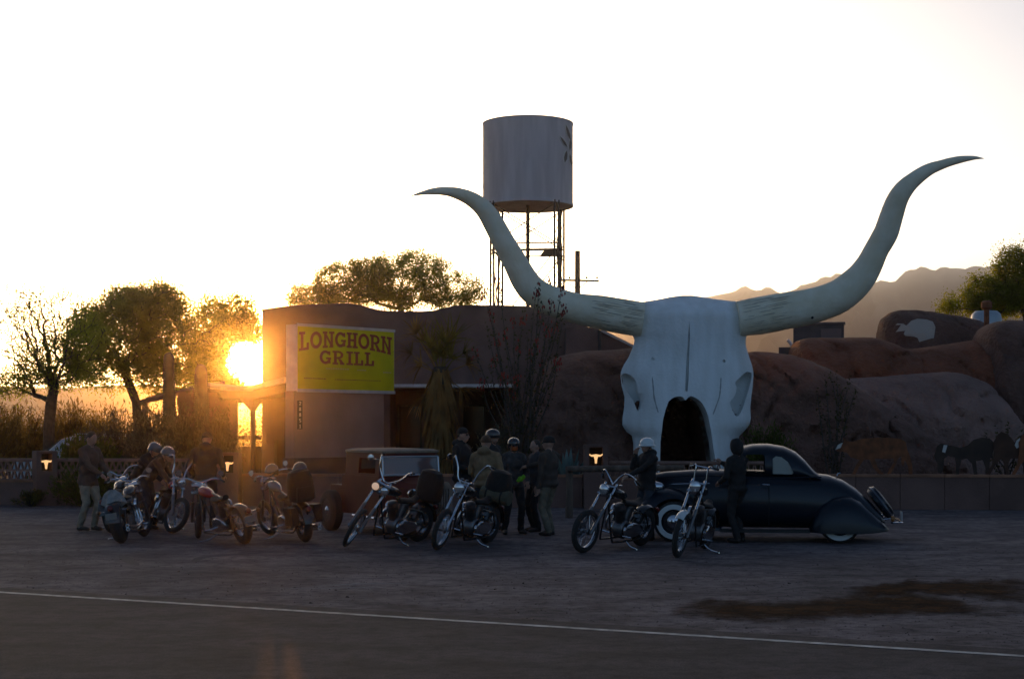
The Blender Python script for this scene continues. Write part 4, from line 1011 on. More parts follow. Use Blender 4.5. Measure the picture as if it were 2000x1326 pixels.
def fan(tx, ty, size, dead, droop):
    e = W(tx, ty, PY + rnd.uniform(-.3, .3)) - OP; s0 = Vector((0, 0, ztop - .05))
    m_ = s0.lerp(e, .5) + Vector((0, 0, .12 if not dead else .05))
    pet = MB().tube([s0, m_, e], [.02, .016, .012], 5).build('frond', L_DEAD if dead else L_FROND, root)
    mb = MB(); d0 = (e - m_).normalized(); side = d0.cross(Vector((0, 1, .2))).normalized()
    for k in range(17):
        a = R(-68 + 136 * k / 16); d = d0 * math.cos(a) + side * math.sin(a) + Vector((0, rnd.uniform(-.25, .25), 0))
        blade(mb, e, d, size * rnd.uniform(.75, 1.15), .034, droop, 4)
    mb.build('fan_blades', L_DEAD if dead else L_FROND, pet, smooth=False)['kind'] = 'stuff'
for tx, ty, sz, dd, dr in ((858, 690, .75, 0, .1), (872, 672, .8, 0, .15), (885, 660, .7, 0, .3), (842, 680, .7, 0, .2), (826, 668, .65, 1, .5), (812, 652, .55, 1, .5), (803, 692, .55, 1, 1.2), (822, 715, .6, 1, 1.3), (905, 690, .6, 0, .9), (912, 712, .55, 1, 1.3), (830, 770, .75, 1, 1.1), (900, 758, .6, 1, 1.2), (866, 700, .8, 0, .2), (850, 705, .8, 0, .3), (880, 700, .7, 0, .7)):
    fan(tx, ty, sz, dd, dr)
# ocotillos
L_OCO = leafmat('ocotillo_leaf', (.06, .055, .02), (.08, .07, .015), .3); M_RED = mat('ocotillo_flower', (.24, .03, .018), .8)
M_OST = mat('ocotillo_stem', (.075, .055, .045), .9, var=.3, scale=8)
def ocotillo(label, px, Y, tops, red, zb=.42):
    root = empty('ocotillo', (W(px, YH, Y).x, Y, zb)); tag(root, label, 'ocotillo', 'ocotillo plants'); O_ = Vector(root.location); rg2 = np.random.default_rng(int(px)); cen = []; fl = MB()
    for tx, ty in tops:
        e = W(tx, ty, Y + rnd.uniform(-1.1, 1.1)) - O_; b = Vector((rnd.uniform(-.12, .12), rnd.uniform(-.12, .12), 0))
        m1 = b.lerp(e, .33) * 1 + Vector((rnd.uniform(-.1, .1) - (e.x * .08), 0, e.z * .07)); m2 = b.lerp(e, .7) + Vector((rnd.uniform(-.1, .1), 0, e.z * .03))
        P = [Vector(p) for p in smooth_path([tuple(b), tuple(m1), tuple(m2), tuple(e)], 4)]
        MB().tube(P, [.024 - .017 * i / (len(P) - 1) for i in range(len(P))], 5).build('stem', M_OST, root)
        for p in P[2:]:
            cen += [tuple(p + Vector((rnd.uniform(-.05, .05), rnd.uniform(-.05, .05), rnd.uniform(-.15, .15)))) for _ in range(7)]
        if red and rnd.random() < .9:
            for k in range(rnd.randint(6, 11)):
                q = e + Vector((rnd.uniform(-.09, .09), rnd.uniform(-.08, .08), rnd.uniform(-.22, .1))); fl.ell(q, (.022, .022, .045), n=5, m=3)
    quads('leaves', cen, .07, .45, L_OCO, root, rg2)['kind'] = 'stuff'
    if red: fl.build('blossom', M_RED, root)['kind'] = 'stuff'
tops = [(959, 612), (951, 640), (965, 700), (972, 660), (985, 650), (1004, 628), (1013, 672), (1022, 618), (1030, 655), (1038, 690), (1047, 572), (1052, 560), (1056, 602), (1067, 640), (1075, 548), (1078, 590), (1083, 632), (1090, 700), (1097, 566), (1102, 600), (1098, 632), (958, 715), (940, 745), (985, 735), (1010, 738), (1050, 668), (1058, 710), (928, 690), (1088, 705), (1000, 765), (945, 570), (975, 552)]
ocotillo('tall ocotillo with red blossoms in front of the left horn', 1018, 38.0, tops, True)
ocotillo('bare ocotillo wands behind the steel steer', 1628, 37.6, [(1596, 770), (1612, 740), (1622, 730), (1634, 735), (1645, 760), (1660, 745), (1672, 760), (1655, 790), (1605, 800)], False)
ocotillo('bare thorny branches behind the cow cut-out at the right', 1965, 37.4, [(1925, 850), (1945, 842), (1968, 835), (1985, 860), (2000, 845), (1915, 870), (1950, 868), (2012, 860)], False)
# agave
root = empty('agave', (W(1108, YH, 37.9).x, 37.9, .42)); tag(root, 'blue-green agave with upright blades beside the lamp pillar', 'agave')
for k in range(20):
    a = rnd.uniform(0, 2 * math.pi); o_ = rnd.uniform(.15, 1.0); d = Vector((math.cos(a) * o_, math.sin(a) * o_, 1.5 - .7 * o_)).normalized(); L_ = rnd.uniform(.75, 1.15); s_ = d.cross(Vector((math.sin(a), -math.cos(a), .3))).normalized() if abs(d.z) < .99 else Vector((1, 0, 0))
    s_ = Vector((-math.sin(a), math.cos(a), 0)); u_ = d.cross(s_).normalized(); rr = []
    for i in range(6):
        t = i / 5; p = d * L_ * t + Vector((math.cos(a), math.sin(a), 0)) * .06; w_ = .075 * (1 - t) ** .6 * (1 + .5 * math.sin(t * 2.2)) + .002
        rr.append([p + s_ * w_, p + u_ * w_ * .22, p - s_ * w_, p - u_ * w_ * .3])
    MB().rings(rr).build('blade', mat('agave_skin', (.13, .19, .17), .6, var=.15, scale=4), root)
# ------------------------------------------------------------------ motorcycles
M_CHROME = mat('chrome', (.55, .57, .6), .14, metal=1.0)
M_ALU = mat('dull_aluminium', (.16, .16, .165), .42, metal=.9, var=.15, scale=12)
M_RUBBER = mat('tyre_rubber', (.022, .021, .02), .85, var=.2, scale=20)
M_BLACK = mat('black_paint', (.012, .012, .013), .25, coat=.4)
M_MBLACK = mat('matt_black', (.02, .019, .018), .65)
M_LEATHER = mat('black_leather', (.014, .012, .011), .6, var=.2, scale=14, bump=.3, spec=.25)
M_LENS = mat('headlight_lens', (.75, .76, .76), .08, metal=.75)
M_REDLENS = mat('tail_lens', (.12, .006, .005), .25)
M_CANVAS = mat('olive_canvas', (.09, .085, .055), .9, var=.25, scale=7, bump=.4)
M_ORANGE = mat('headlight_glint', (.9, .7, .5), .3, emit=(1.0, .62, .40), estr=.2)  # warm reflection in one headlight lens, put in as faint emission
def paint(n, c): return mat(n, c, .22, coat=.6, var=.06, scale=3)
P_RED = paint('red_tank', (.40, .018, .012)); P_CAND = paint('candy_red_tank', (.30, .03, .03)); P_GREY = paint('grey_tank', (.10, .11, .13)); P_BLK = M_BLACK; P_WHT = paint('white_fender', (.55, .58, .58))
def wheel(name, parent, c, r, tw, M, rimw=.05, rim_m=None, spokes=28, hubr=.055, disc=False):
    X = lambda mb: mb.xf(M)
    ax = Vector((0, 1, 0)); c = Vector(c)
    root = X(MB().lathe([(r - tw * 1.02, -tw * .42), (r - tw * .55, -tw * .5), (r - tw * .18, -tw * .36), (r, -tw * .12), (r, tw * .12), (r - tw * .18, tw * .36), (r - tw * .55, tw * .5), (r - tw * 1.02, tw * .42)], c, ax, 40, closed=True)).build(name, M_RUBBER, parent, ang=50)
    rr = r - tw * 1.0
    X(MB().lathe([(rr + .012, -rimw / 2), (rr - .012, -rimw / 2 - .002), (rr - .022, 0), (rr - .012, rimw / 2 + .002), (rr + .012, rimw / 2)], c, ax, 36, closed=True)).build('rim', rim_m or M_CHROME, root, ang=60)
    X(MB().lathe([(.02, -.075), (hubr * .8, -.07), (hubr, -.055), (hubr * .6, -.03), (hubr * .6, .03), (hubr, .055), (hubr * .8, .07), (.02, .075)], c, ax, 16)).build('hub', M_ALU, root)
    mb = MB()
    for k in range(spokes):
        a = 2 * math.pi * k / spokes; b = a + (.5 if k % 2 else -.5); s = (-1 if (k // 2) % 2 else 1)
        mb.tube([c + Vector((math.cos(b) * hubr, s * .045, math.sin(b) * hubr)), c + Vector((math.cos(a) * (rr - .015), 0, math.sin(a) * (rr - .015)))], .0028, 4, cap=False)
    X(mb).build('spokes', M_CHROME, root)['kind'] = 'stuff'
    if disc: X(MB().lathe([(.02, -.09), (.13, -.09), (.13, -.084), (.02, -.084)], c, ax, 24)).build('brake_disc', M_ALU, root)
    return root
def motorcycle(label, rear, front, lean=10, steer=0.0, bars='ape', tank=P_BLK, rf=.345, rr=.325, tf=.085, tr_=.13, rake=34, fork='tele', head=1, hl='chrome', fender=None, sissy=False, bag=None, plate=False, wb=None, seat_h=.73, signals=False, bar_h=.34, ape_w=.36, tank_l=.5, exhaust='low', narrow=.105, hz=.90):
    rear = G(*rear); front = G(*front); d = front - rear; h = math.atan2(d.y, d.x); L = wb or max(1.42, min(1.85, d.length))
    root = empty('motorcycle', rear); tag(root, label, 'motorcycle', 'motorcycles parked in a row on the lot')
    a = R(lean)
    root.rotation_mode = 'QUATERNION'; root.rotation_quaternion = Quaternion((0, 0, 1), h) @ Quaternion((1, 0, 0), -a)
    I = Matrix.Identity(4)
    tanr = math.tan(R(rake)); u = Vector((-math.sin(R(rake)), 0, math.cos(R(rake))))
    hx = L - .03 - (hz - rf) * tanr * 1.0            # headstock
    Hd = Vector((hx, 0, hz))
    S = Matrix.Translation(Hd) @ Quaternion(u, R(steer)).to_matrix().to_4x4() @ Matrix.Translation(-Hd)
    def B(mb, name, m, p=root, st=False, **k):
        if st: mb.xf(S)
        return mb.build(name, m, p, **k)
    wheel('rear_wheel', root, (0, 0, rr), rr, tr_, I, .08, hubr=.07)
    wheel('front_wheel', root, (L, 0, rf), rf, tf, S, .05, spokes=32, disc=not narrow < .1)
    # frame
    fr = MB(); t = .016
    fr.tube([Hd + u * .06, Hd - u * .08], .032, 10)
    fr.tube([Hd + u * .03, (L * .42, 0, .80), (L * .22, 0, .66), (.0, .0, .60)][:3] + [(.20, 0, .56)], .019, 8)
    for s in (-1, 1):
        fr.tube(smooth_path([tuple(Hd - u * .05), (hx - .05, s * .05, .55), (hx - .13, s * .11, .20), (hx - .24, s * .12, .15), (.32, s * .12, .16), (.12, s * .11, .24), (0, s * .10, rr)], 4), t, 7)
        fr.tube([(L * .3, s * .03, .63), (.16, s * .10, .56), (0, s * .10, rr)], t, 7)
    B(fr, 'frame', M_BLACK)
    # engine
    ex = L * .40; ez = .33
    en = MB().lathe([(.02, -.10), (.13, -.10), (.155, -.07), (.155, .07), (.13, .10), (.02, .10)], (ex, 0, ez), (0, 1, 0), 20); en.box((ex - .22, 0, ez), (.22, .18, .2))
    eng = B(en, 'engine', M_ALU, ang=30)
    for ang in (-23, 23):
        dv = Vector((math.sin(R(ang)), 0, math.cos(R(ang)))); pr = [(.055, .12)]
        for k in range(10): z0 = .14 + k * .021; pr += [(.085, z0), (.085, z0 + .008), (.06, z0 + .01), (.06, z0 + .018)]
        pr += [(.085, .355), (.09, .375), (.08, .44), (.03, .455)]
        B(MB().lathe(pr, (ex, 0, ez), dv, 14), 'cylinder', M_ALU, eng, ang=30)
        B(MB().tube([Vector((ex + .04, -.11, ez + .05)), Vector((ex + .04, -.10, ez + .05)) + dv * .3], .012, 6), 'pushrod_tube', M_CHROME, eng)
    B(MB().lathe([(.02, -.03), (.085, -.03), (.1, -.01), (.09, .03), (.03, .035)], (ex + .01, -.17, ez + .28), (0, -1, 0), 18), 'air_cleaner', M_CHROME, eng)
    pc = MB(); ring = []
    for y_, k in ((.12, 1), (.16, 1), (.175, .9), (.18, .6)):
        ring.append([Vector((ex - .16 + math.cos(q) * .30 * k * (1 if math.cos(q) < 0 else .95), y_, ez + math.sin(q) * (.12 + .03 * math.cos(q)) * k)) for q in (2 * math.pi * j / 24 for j in range(24))])
    B(pc.rings(ring), 'primary_cover', M_CHROME, eng)
    B(MB().lathe([(.02, .0), (.08, .0), (.085, .03), (.04, .045)], (ex + .03, -.11, ez), (0, -1, 0), 18), 'cam_cover', M_CHROME, eng)
    B(MB().tube(smooth_path([(.34, -.04, .38), (.30, 0, .52), (.34, .04, .56)], 3), .06, 10), 'oil_tank', M_BLACK)
    for k, dx in enumerate((.09, -.07)):
        P = [(ex + dx, -.08, ez + .30), (ex + dx + .09, -.14, ez + .22), (ex + .06 + dx, -.19, ez - .02 - k * .03), (ex - .25, -.20, .24 - k * .05), (.05, -.20, .25 - k * .06), (-.22, -.20, .28 - k * .06)]
        xp_ = B(MB().tube(smooth_path(P, 4), [.022] * 13 + [.03] * 8, 10), 'exhaust_pipe', M_CHROME); B(MB().lathe([(.002, -.01), (.025, -.008), (.025, .003), (.002, .003)], Vector(P[-1]), Vector(P[-1]) - Vector(P[-2]), 10), 'pipe_bore_shade', M_MBLACK, xp_)  # black end disc paints the shaded inside of the closed pipe
    # tank, seat, fenders
    rr_ = []; tz = max(.86, hz - .04); tx0 = hx - .06; 
    for i in range(13):
        q = i / 12; x = tx0 - tank_l * q; wq = (math.sin(math.pi * min(1, q * .92 + .08)) ** .55) * .125 * (1.1 - .55 * q); hq = .085 * (math.sin(math.pi * min(1, q * .9 + .1)) ** .5) * (1.15 - .4 * q); zc = tz + .03 - .10 * q
        rr_.append([Vector((x, wq * math.copysign(abs(math.cos(v)) ** .8, math.cos(v)), zc + hq * math.copysign(abs(math.sin(v)) ** .9, math.sin(v)))) for v in (2 * math.pi * j / 16 for j in range(16))])
    tk = B(MB().rings(rr_), 'fuel_tank', tank)
    B(MB().lathe([(.028, 0), (.03, .018), (.015, .024)], (tx0 - .2, .035, tz + .115), (0, 0, 1), 12), 'fuel_cap', M_CHROME, tk)
    rr_ = []; sx0 = tx0 - tank_l + .06
    for i in range(10):
        q = i / 9; x = sx0 - .5 * q; wq = .06 + .085 * math.sin(math.pi * min(1, q * 1.1)) ** .8; zc = seat_h + (.10 * (q - .62) ** 2 * 4 if q > .6 else .02 * (1 - q)); hq = .045
        rr_.append([Vector((x, wq * math.cos(v), zc + hq * math.sin(v))) for v in (2 * math.pi * j / 12 for j in range(12))])
    B(MB().rings(rr_), 'seat', M_LEATHER)
    def arcfender(c, r_, w_, a0, a1, nm, m, st=False):
        vs = []; K = 7; n = 16
        for i in range(n + 1):
            q = R(a0 + (a1 - a0) * i / n)
            for k in range(K):
                e = -1 + 2 * k / (K - 1); rad = r_ + .03 * (1 - abs(e) ** 2.5)
                vs.append(Vector(c) + Vector((math.cos(q) * rad, e * w_ / 2, math.sin(q) * rad)))
        m0 = len(vs); vs += [Vector(c) + (v - Vector(c)) * (1 - .006 / max(.1, (v - Vector(c)).length)) for v in vs[:]]
        fs = []
        for i in range(n):
            for k in range(K - 1):
                A_ = i * K + k; fs += [(A_, A_ + 1, A_ + K + 1, A_ + K), (m0 + A_, m0 + A_ + K, m0 + A_ + K + 1, m0 + A_ + 1)]
        return B(MB().add(vs, fs), nm, m, st=st)
    rf_ = arcfender((0, 0, rr), rr + .02, tr_ + .05, 20, 178, 'rear_fender', tank if tank in (P_CAND,) else M_BLACK)
    if fender: arcfender((L, 0, rf), rf + .012, tf + .05, 45, 140, 'front_fender', fender, st=True)
    B(MB().lathe([(.045, 0), (.045, .05), (.03, .06)], (-rr - .0, 0, rr + .26), (-1, 0, .2), 14), 'tail_light', M_REDLENS)
    if plate: B(MB().box((-rr - .05, .0, rr + .13), (.006, .19, .11)), 'licence_plate', mat('grey_plate', (.20, .19, .17), .7), smooth=False)  # plate colour is one even dull grey
    if signals:
        for s in (-1, 1):
            B(MB().tube([(-.18, s * .12, rr + .22), (-.18, s * .24, rr + .22)], .01, 6), 'signal_stalk', M_CHROME); B(MB().lathe([(.02, -.03), (.038, 0), (.03, .03)], (-.18, s * .26, rr + .22), (1, 0, 0), 10), 'turn_signal', mat('amber_lens', (.10, .035, .01), .3))
    # fork, bars, lamp (all turn with the steering)
    ax = Vector((L, 0, rf)); top = Hd + u * .09
    for s in (-1, 1):
        y = s * narrow; off = Vector((math.cos(R(rake)), 0, math.sin(R(rake)))) * .045
        p0 = top + off + Vector((0, y, 0)) + u * .03; p1 = ax + Vector((0, y, 0))
        if fork == 'tele':
            B(MB().tube([p0, p0.lerp(p1, .55)], .021, 10), 'fork_tube', M_CHROME, st=True)
            B(MB().tube([p0.lerp(p1, .52), p0.lerp(p1, .56), p1 - u * -.0, p1 - u * .03], [.026, .029, .029, .024], 10), 'fork_slider', M_ALU, st=True)
        else:
            B(MB().tube([p0, p0.lerp(p1, .98)], .014, 8), 'fork_tube', M_CHROME, st=True)
            q0 = p0 + off * .9 - u * .34; B(MB().tube([q0, p1 + off * .8 + u * .05], .013, 8), 'spring_leg', M_CHROME, st=True)
            sp_ = [p0 + off * .9 + u * (.02 - .36 * i / 60) + (Vector((0, 1, 0)) * math.cos(i * .9) + off.normalized() * math.sin(i * .9)) * .022 for i in range(61)]
            B(MB().tube([Vector((p.x, p.y * 1 - y * .45, p.z)) for p in sp_], .005, 5), 'fork_spring', M_CHROME, st=True)
    for k in (.05, -.10):
        c_ = Hd + u * k + Vector((math.cos(R(rake)), 0, math.sin(R(rake)))) * .03
        B(MB().box(c_, (.09, narrow * 2 + .06, .03), Matrix.Rotation(-R(rake), 3, 'Y')), 'triple_clamp', M_CHROME, st=True, smooth=False)
    B(MB().tube([ax + Vector((0, -.13, 0)), ax + Vector((0, .13, 0))], .012, 8), 'axle', M_CHROME, st=True)
    t0 = top + u * .04; bh = bar_h; bwid = ape_w
    for s in (-1, 1):
        if bars == 'ape': P = [(0, .0, 0), (0, .04, 0), (.02, .13, .03), (.0, bwid * .62, bh * .55), (-.02, bwid * .9, bh * .96), (-.06, bwid, bh), (-.20, bwid + .06, bh - .035)]
        elif bars == 'flat': P = [(0, 0, 0), (0, .12, .03), (-.02, .22, .07), (-.08, .34, .06), (-.18, .40, .03)]
        elif bars == 'buck': P = [(0, 0, .02), (0, .06, .03), (.0, .16, .12), (.0, .26, .15), (-.05, .38, .13), (-.14, .44, .08)]
        elif bars == 'z': P = [(0, narrow, -.02), (.0, narrow, bh), (-.03, narrow * 1.6, bh + .01), (-.10, bwid, bh - .0)]
        elif bars == 'rise': P = [(0, 0, 0), (.02, .06, .02), (.0, .2, .16), (-.02, .26, .30), (-.06, .28, .33), (-.2, .31, .31)]
        else: P = [(0, 0, 0), (0, .1, .12), (-.02, .2, .2), (-.1, .3, .16), (-.22, .36, .05)]
        P = [t0 + Vector((x, s * y, z)) for x, y, z in P]
        hb = B(MB().tube(smooth_path([tuple(p) for p in P], 4), .0135, 8), 'handlebar', M_CHROME, st=True)
        dd = (P[-1] - P[-2]).normalized()
        B(MB().tube([P[-1] - dd * .11, P[-1] + dd * .015], .019, 8), 'grip', M_MBLACK, hb, st=True)
        B(MB().tube([P[-1] - dd * .12 + Vector((.03, 0, -.01)), P[-1] - dd * .02 + Vector((.06, 0, -.02))], .006, 5), 'lever', M_CHROME, hb, st=True)
    if bars == 'z': B(MB().tube([t0 + Vector((0, -narrow, bh)), t0 + Vector((0, narrow, bh))], .0135, 8), 'handlebar', M_CHROME, st=True)
    for s in (-1, 1) if bars in ('ape', 'flat') else ():
        mr = t0 + Vector((-.02, s * (bwid * .95 if bars == 'ape' else .36), (bh if bars == 'ape' else .06) + .10))
        if bars == 'flat': B(MB().lathe([(.01, -.012), (.045, -.01), (.05, 0), (.045, .006)], mr, (-1, 0, 0), 14), 'mirror', M_CHROME, st=True); B(MB().tube([mr, mr - Vector((0, 0, .1))], .005, 5), 'mirror_stem', M_CHROME, st=True)
    lens = M_LENS; sides = (0,) if head == 1 else (-.085, .085)
    for i, yy in enumerate(sides):
        hp = Hd + Vector((.15, yy, .03)); r_h = .085 if head == 1 else .07
        sh_ = B(MB().lathe([(.015, -.12), (r_h * .6, -.10), (r_h * .95, -.04), (r_h, 0), (r_h * 1.04, .012), (r_h * .95, .02)], hp, (1, 0, -.03), 18), 'headlight', M_CHROME if hl == 'chrome' else M_MBLACK, st=True)
        B(MB().lathe([(r_h * .94, .018), (r_h * .7, .034), (.01, .042)], hp, (1, 0, -.03), 18), 'lens', M_ORANGE if (hl == 'glinting' and i == 0) else lens, sh_, st=True)
        B(MB().tube([hp + Vector((-.05, 0, -.05)), Hd + Vector((.03, yy * .6, -.02))], .012, 6), 'headlight_bracket', M_CHROME, st=True)
    # pegs, stand, extras
    for s in (-1, 1):
        B(MB().tube([(ex + .12, s * .13, .24), (ex + .14, s * .30, .25)], .014, 8), 'foot_peg', M_CHROME)
    kz = lambda y: y * math.tan(a)
    B(MB().tube(smooth_path([(ex + .0, .12, .17), (ex + .06, .26, .10), (ex + .09, .40, kz(.40) + .012), (ex + .13, .43, kz(.43) + .01)], 3), .012, 7), 'kickstand', M_CHROME)
    if sissy:
        B(MB().tube(smooth_path([(-.10, -.12, .5), (-.18, -.12, .95), (-.2, -.06, 1.12), (-.2, .06, 1.12), (-.18, .12, .95), (-.10, .12, .5)], 4), .011, 7), 'sissy_bar', M_CHROME)
    if bag:
        for kind in bag:
            if kind == 'roll':
                rb = MB().lathe([(.02, -.27), (.12, -.265), (.135, -.2), (.13, 0), (.135, .2), (.12, .265), (.02, .27)], (-.05, 0, .82), (0, 1, 0), 16); bo = B(rb, 'bedroll', M_CANVAS)
                for y in (-.14, .14): B(MB().lathe([(.137, -.015), (.141, 0), (.137, .015)], (-.05, y, .82), (0, 1, 0), 16, closed=True), 'strap', M_LEATHER, bo)
            if kind == 'pack':
                rr_ = []
                for z, k in ((.70, .7), (.74, 1), (.9, 1.05), (1.1, 1), (1.22, .8), (1.26, .4)): rr_.append([Vector((-.10 + .15 * k * math.copysign(abs(math.cos(v)) ** .6, math.cos(v)), .22 * k * math.copysign(abs(math.sin(v)) ** .6, math.sin(v)), z)) for v in (2 * math.pi * j / 16 for j in range(16))])
                bo = B(MB().rings(rr_), 'luggage_pack', M_LEATHER); B(MB().box((-.26, 0, .85), (.06, .3, .22), taper=.85), 'pocket', M_LEATHER, bo)
            if kind == 'saddle':
                for s in (-1, 1):
                    bo = B(MB().box((-.05, s * .21, .48), (.36, .13, .30), taper=.9), 'saddlebag', M_LEATHER); B(MB().box((-.05, s * .285, .56), (.30, .012, .14)), 'flap', M_LEATHER, bo)
            if kind == 'cloth':
                rr_ = []
                for z, k in ((.62, .5), (.68, 1.1), (.78, .9), (.85, .7), (.9, .3)): rr_.append([Vector((-.02 + .13 * k * math.cos(v) * (1 + .2 * math.sin(3 * v)), .02 + .18 * k * math.sin(v) * (1 + .15 * math.cos(4 * v)), z + .02 * math.sin(5 * v))) for v in (2 * math.pi * j / 20 for j in range(20))])
                B(MB().rings(rr_), 'wrapped_jacket', mat('pale_denim', (.24, .27, .27), .9, var=.3, scale=9, bump=.6))
    return root
motorcycle('motorcycle with a fat rear tyre toward us and a pale jacket strapped on', (238, 1060), (284, 1047), lean=9, steer=-6, bars='flat', tank=P_BLK, tr_=.20, rr=.345, rf=.32, tf=.11, bag=['cloth'], plate=True, rake=28, signals=True, exhaust='up')
motorcycle('dark motorcycle half hidden behind the fat-tyred one and light trousers', (218, 1040), (262, 1028), lean=9, steer=8, bars='buck', tank=P_BLK, tr_=.14, rf=.32, tf=.11, rake=28)
motorcycle('chrome-forked motorcycle with candy red tank and tall ape-hanger bars', (297, 1030), (343, 1043), lean=9, steer=26, bars='ape', tank=P_CAND, rake=31, bar_h=.36, ape_w=.24, hz=.92, fender=None)
motorcycle('bright red tanked motorcycle seen from behind with its stand out', (478, 1062), (392, 1050), lean=11, steer=-24, bars='flat', tank=P_RED, rr=.325, rf=.32, tr_=.135, tf=.10, plate=True, rake=27, signals=True)
motorcycle('black motorcycle with grey tank and tall luggage pack, beside the maroon hot rod', (597, 1058), (527, 1045), lean=8, steer=12, bars='flat', tank=P_GREY, rr=.325, rf=.32, tr_=.14, tf=.10, bag=['pack', 'saddle'], rake=27, head=1, hz=.97)
motorcycle('long-forked chopper with its front wheel flopped over and a warm glint in one lamp', (815, 1057), (692, 1070), lean=12, steer=30, bars='rise', tank=P_BLK, rf=.35, tf=.07, rake=40, head=2, hl='glinting', wb=1.8, bag=['pack'], bar_h=.3, narrow=.095, hz=.98)
motorcycle('springer-forked chopper with tall ape-hangers before the man in tan', (950, 1060), (857, 1074), lean=11, steer=8, bars='ape', tank=P_BLK, rf=.345, tf=.08, rake=34, hz=.98, fork='springer', wb=1.68, bag=['roll', 'pack'], bar_h=.36, ape_w=.30, narrow=.075)
motorcycle('chopper with swept-back bars below the rider in the white helmet', (1250, 1065), (1143, 1078), lean=11, steer=-4, bars='pull', tank=P_BLK, rf=.345, tf=.08, rake=37, head=1, wb=1.74, narrow=.11, hz=.97)
motorcycle('narrow chopper with tall straight bars and small white front fender', (1375, 1071), (1325, 1087), lean=11, steer=-2, bars='z', tank=P_BLK, rf=.345, tf=.085, rake=34, hz=1.05, wb=1.76, fender=P_WHT, bar_h=.22, ape_w=.22, narrow=.10)

# loose helmets on the black motorcycle
def helmet_mesh(mb, c, r, brim=.0, rot=None, full=True):
    pr = []
    for i in range(9):
        t = math.pi * .5 * i / 8; pr.append((r * 1.0 * math.cos(t), r * 1.08 * math.sin(t)))
    pr = [(r * .93, -.045), (r * 1.0, -.05), (r * 1.02, -.02)] + pr
    k = len(mb.v); mb.lathe(pr, (0, 0, 0), (0, 0, 1), 22)
    if brim: mb.prism([Vector((r * .8 * math.cos(q), -r * .75 + -(brim) * max(0, math.cos((q - math.pi / 2) * 1.0)) * 0 - r * .35 * math.sin(q), -.02)) for q in (math.pi * j / 10 for j in range(11))], (0, 0, .012))
    M_ = Matrix.Translation(Vector(c)) @ (rot.to_4x4() if rot is not None else Matrix.Identity(4))
    mb.xf(M_, k); return mb
M_HBLK = mat('helmet_black', (.02, .02, .022), .18, coat=.6); M_HWHT = mat('helmet_white', (.62, .66, .66), .3, coat=.4); M_HGREY = mat('helmet_grey', (.09, .09, .10), .2, coat=.6)
for (px, py, Y, lab) in ((531, 914, 27.5, 'shiny black helmet resting on the black motorcycle near its mirror'), (586, 911, 26.42, 'black helmet resting on the luggage of the black motorcycle')):
    o = helmet_mesh(MB(), (0, 0, 0), .128, rot=Matrix.Rotation(R(12), 3, 'Y')).build('helmet', M_HBLK); o.location = W(px, py + 6, Y); tag(o, lab, 'helmet')

# ------------------------------------------------------------------ dark coupe
P_NAVY = mat('navy_paint', (.005, .010, .018), .3, spec=.3, coat=.16, var=.1, scale=2); M_WW = mat('whitewall', (.60, .63, .62), .6); M_GLASS = mat('car_glass', (.05, .055, .055), .05, trans=.6, spec=.6)
cr_ = G(1640, 1061); cf_ = G(1321, 1057.5); dcar = (cf_ - cr_); hcar = math.atan2(dcar.y, dcar.x)
root = empty('coupe', cr_, hcar); tag(root, 'dark navy vintage coupe with whitewall tyres and sloping tail', 'car')
# local: x forward, y left (toward the road); the near wheels' contact line is y = 0
CW = -.72                                         # centre line
def car_section(xs, zb, zt_, wb_, wt_, n=22, pw=2.6):
    rr = []
    for x, b, t, w1, w2 in xs:
        ring = []
        for j in range(n):
            q = 2 * math.pi * j / n; c_, s_ = math.cos(q), math.sin(q)
            yy = math.copysign(abs(c_) ** (2 / pw), c_); zz_ = math.copysign(abs(s_) ** (2 / pw), s_)
            z = (b + t) / 2 + (t - b) / 2 * zz_; f_ = (z - b) / max(t - b, .01); w = w1 + (w2 - w1) * f_
            ring.append(Vector((x, CW + w * yy, z)))
        rr.append(ring)
    return MB().rings(rr)
body = [(-.78, .30, .42, .35, .30), (-.70, .25, .52, .50, .40), (-.52, .24, .72, .58, .46), (-.30, .23, .92, .64, .54), (-.08, .22, 1.06, .68, .58), (.15, .22, 1.14, .71, .61), (.45, .22, 1.18, .73, .64), (.9, .22, 1.20, .74, .68), (1.4, .22, 1.22, .74, .68), (1.85, .22, 1.235, .72, .64), (2.05, .24, 1.235, .64, .52), (2.5, .28, 1.22, .52, .40), (2.95, .34, 1.185, .40, .30), (3.2, .38, 1.14, .30, .22), (3.32, .42, 1.05, .20, .14)]
bo = car_section(body, 0, 0, 0, 0, pw=3.2).build('body', P_NAVY, root, ang=60)
gh = [(.30, 1.05, 1.13, .60, .44), (.42, 1.05, 1.24, .64, .46), (.56, 1.05, 1.41, .66, .50), (.72, 1.05, 1.545, .67, .52), (.92, 1.05, 1.635, .67, .53), (1.2, 1.05, 1.68, .67, .54), (1.45, 1.05, 1.675, .67, .54), (1.62, 1.05, 1.64, .66, .53), (1.74, 1.05, 1.55, .65, .50), (1.84, 1.05, 1.38, .64, .50), (1.92, 1.05, 1.22, .63, .5)]
gm = car_section(gh, 0, 0, 0, 0, n=30, pw=3.0).mesh('cabin')
gi = car_section([(x, 1.0, t - .04, w1 - .05, w2 - .04) for x, b, t, w1, w2 in gh[1:-1]], 0, 0, 0, 0, n=30, pw=3.0).mesh('c')
xp = lambda px: (1640 - px) / 114.0; zp = lambda py: (1060 - py) / 113.0
w1_ = [(1.60, 1.17), (1.60, 1.44), (1.55, 1.495), (1.28, 1.50), (1.245, 1.46), (1.245, 1.17)]
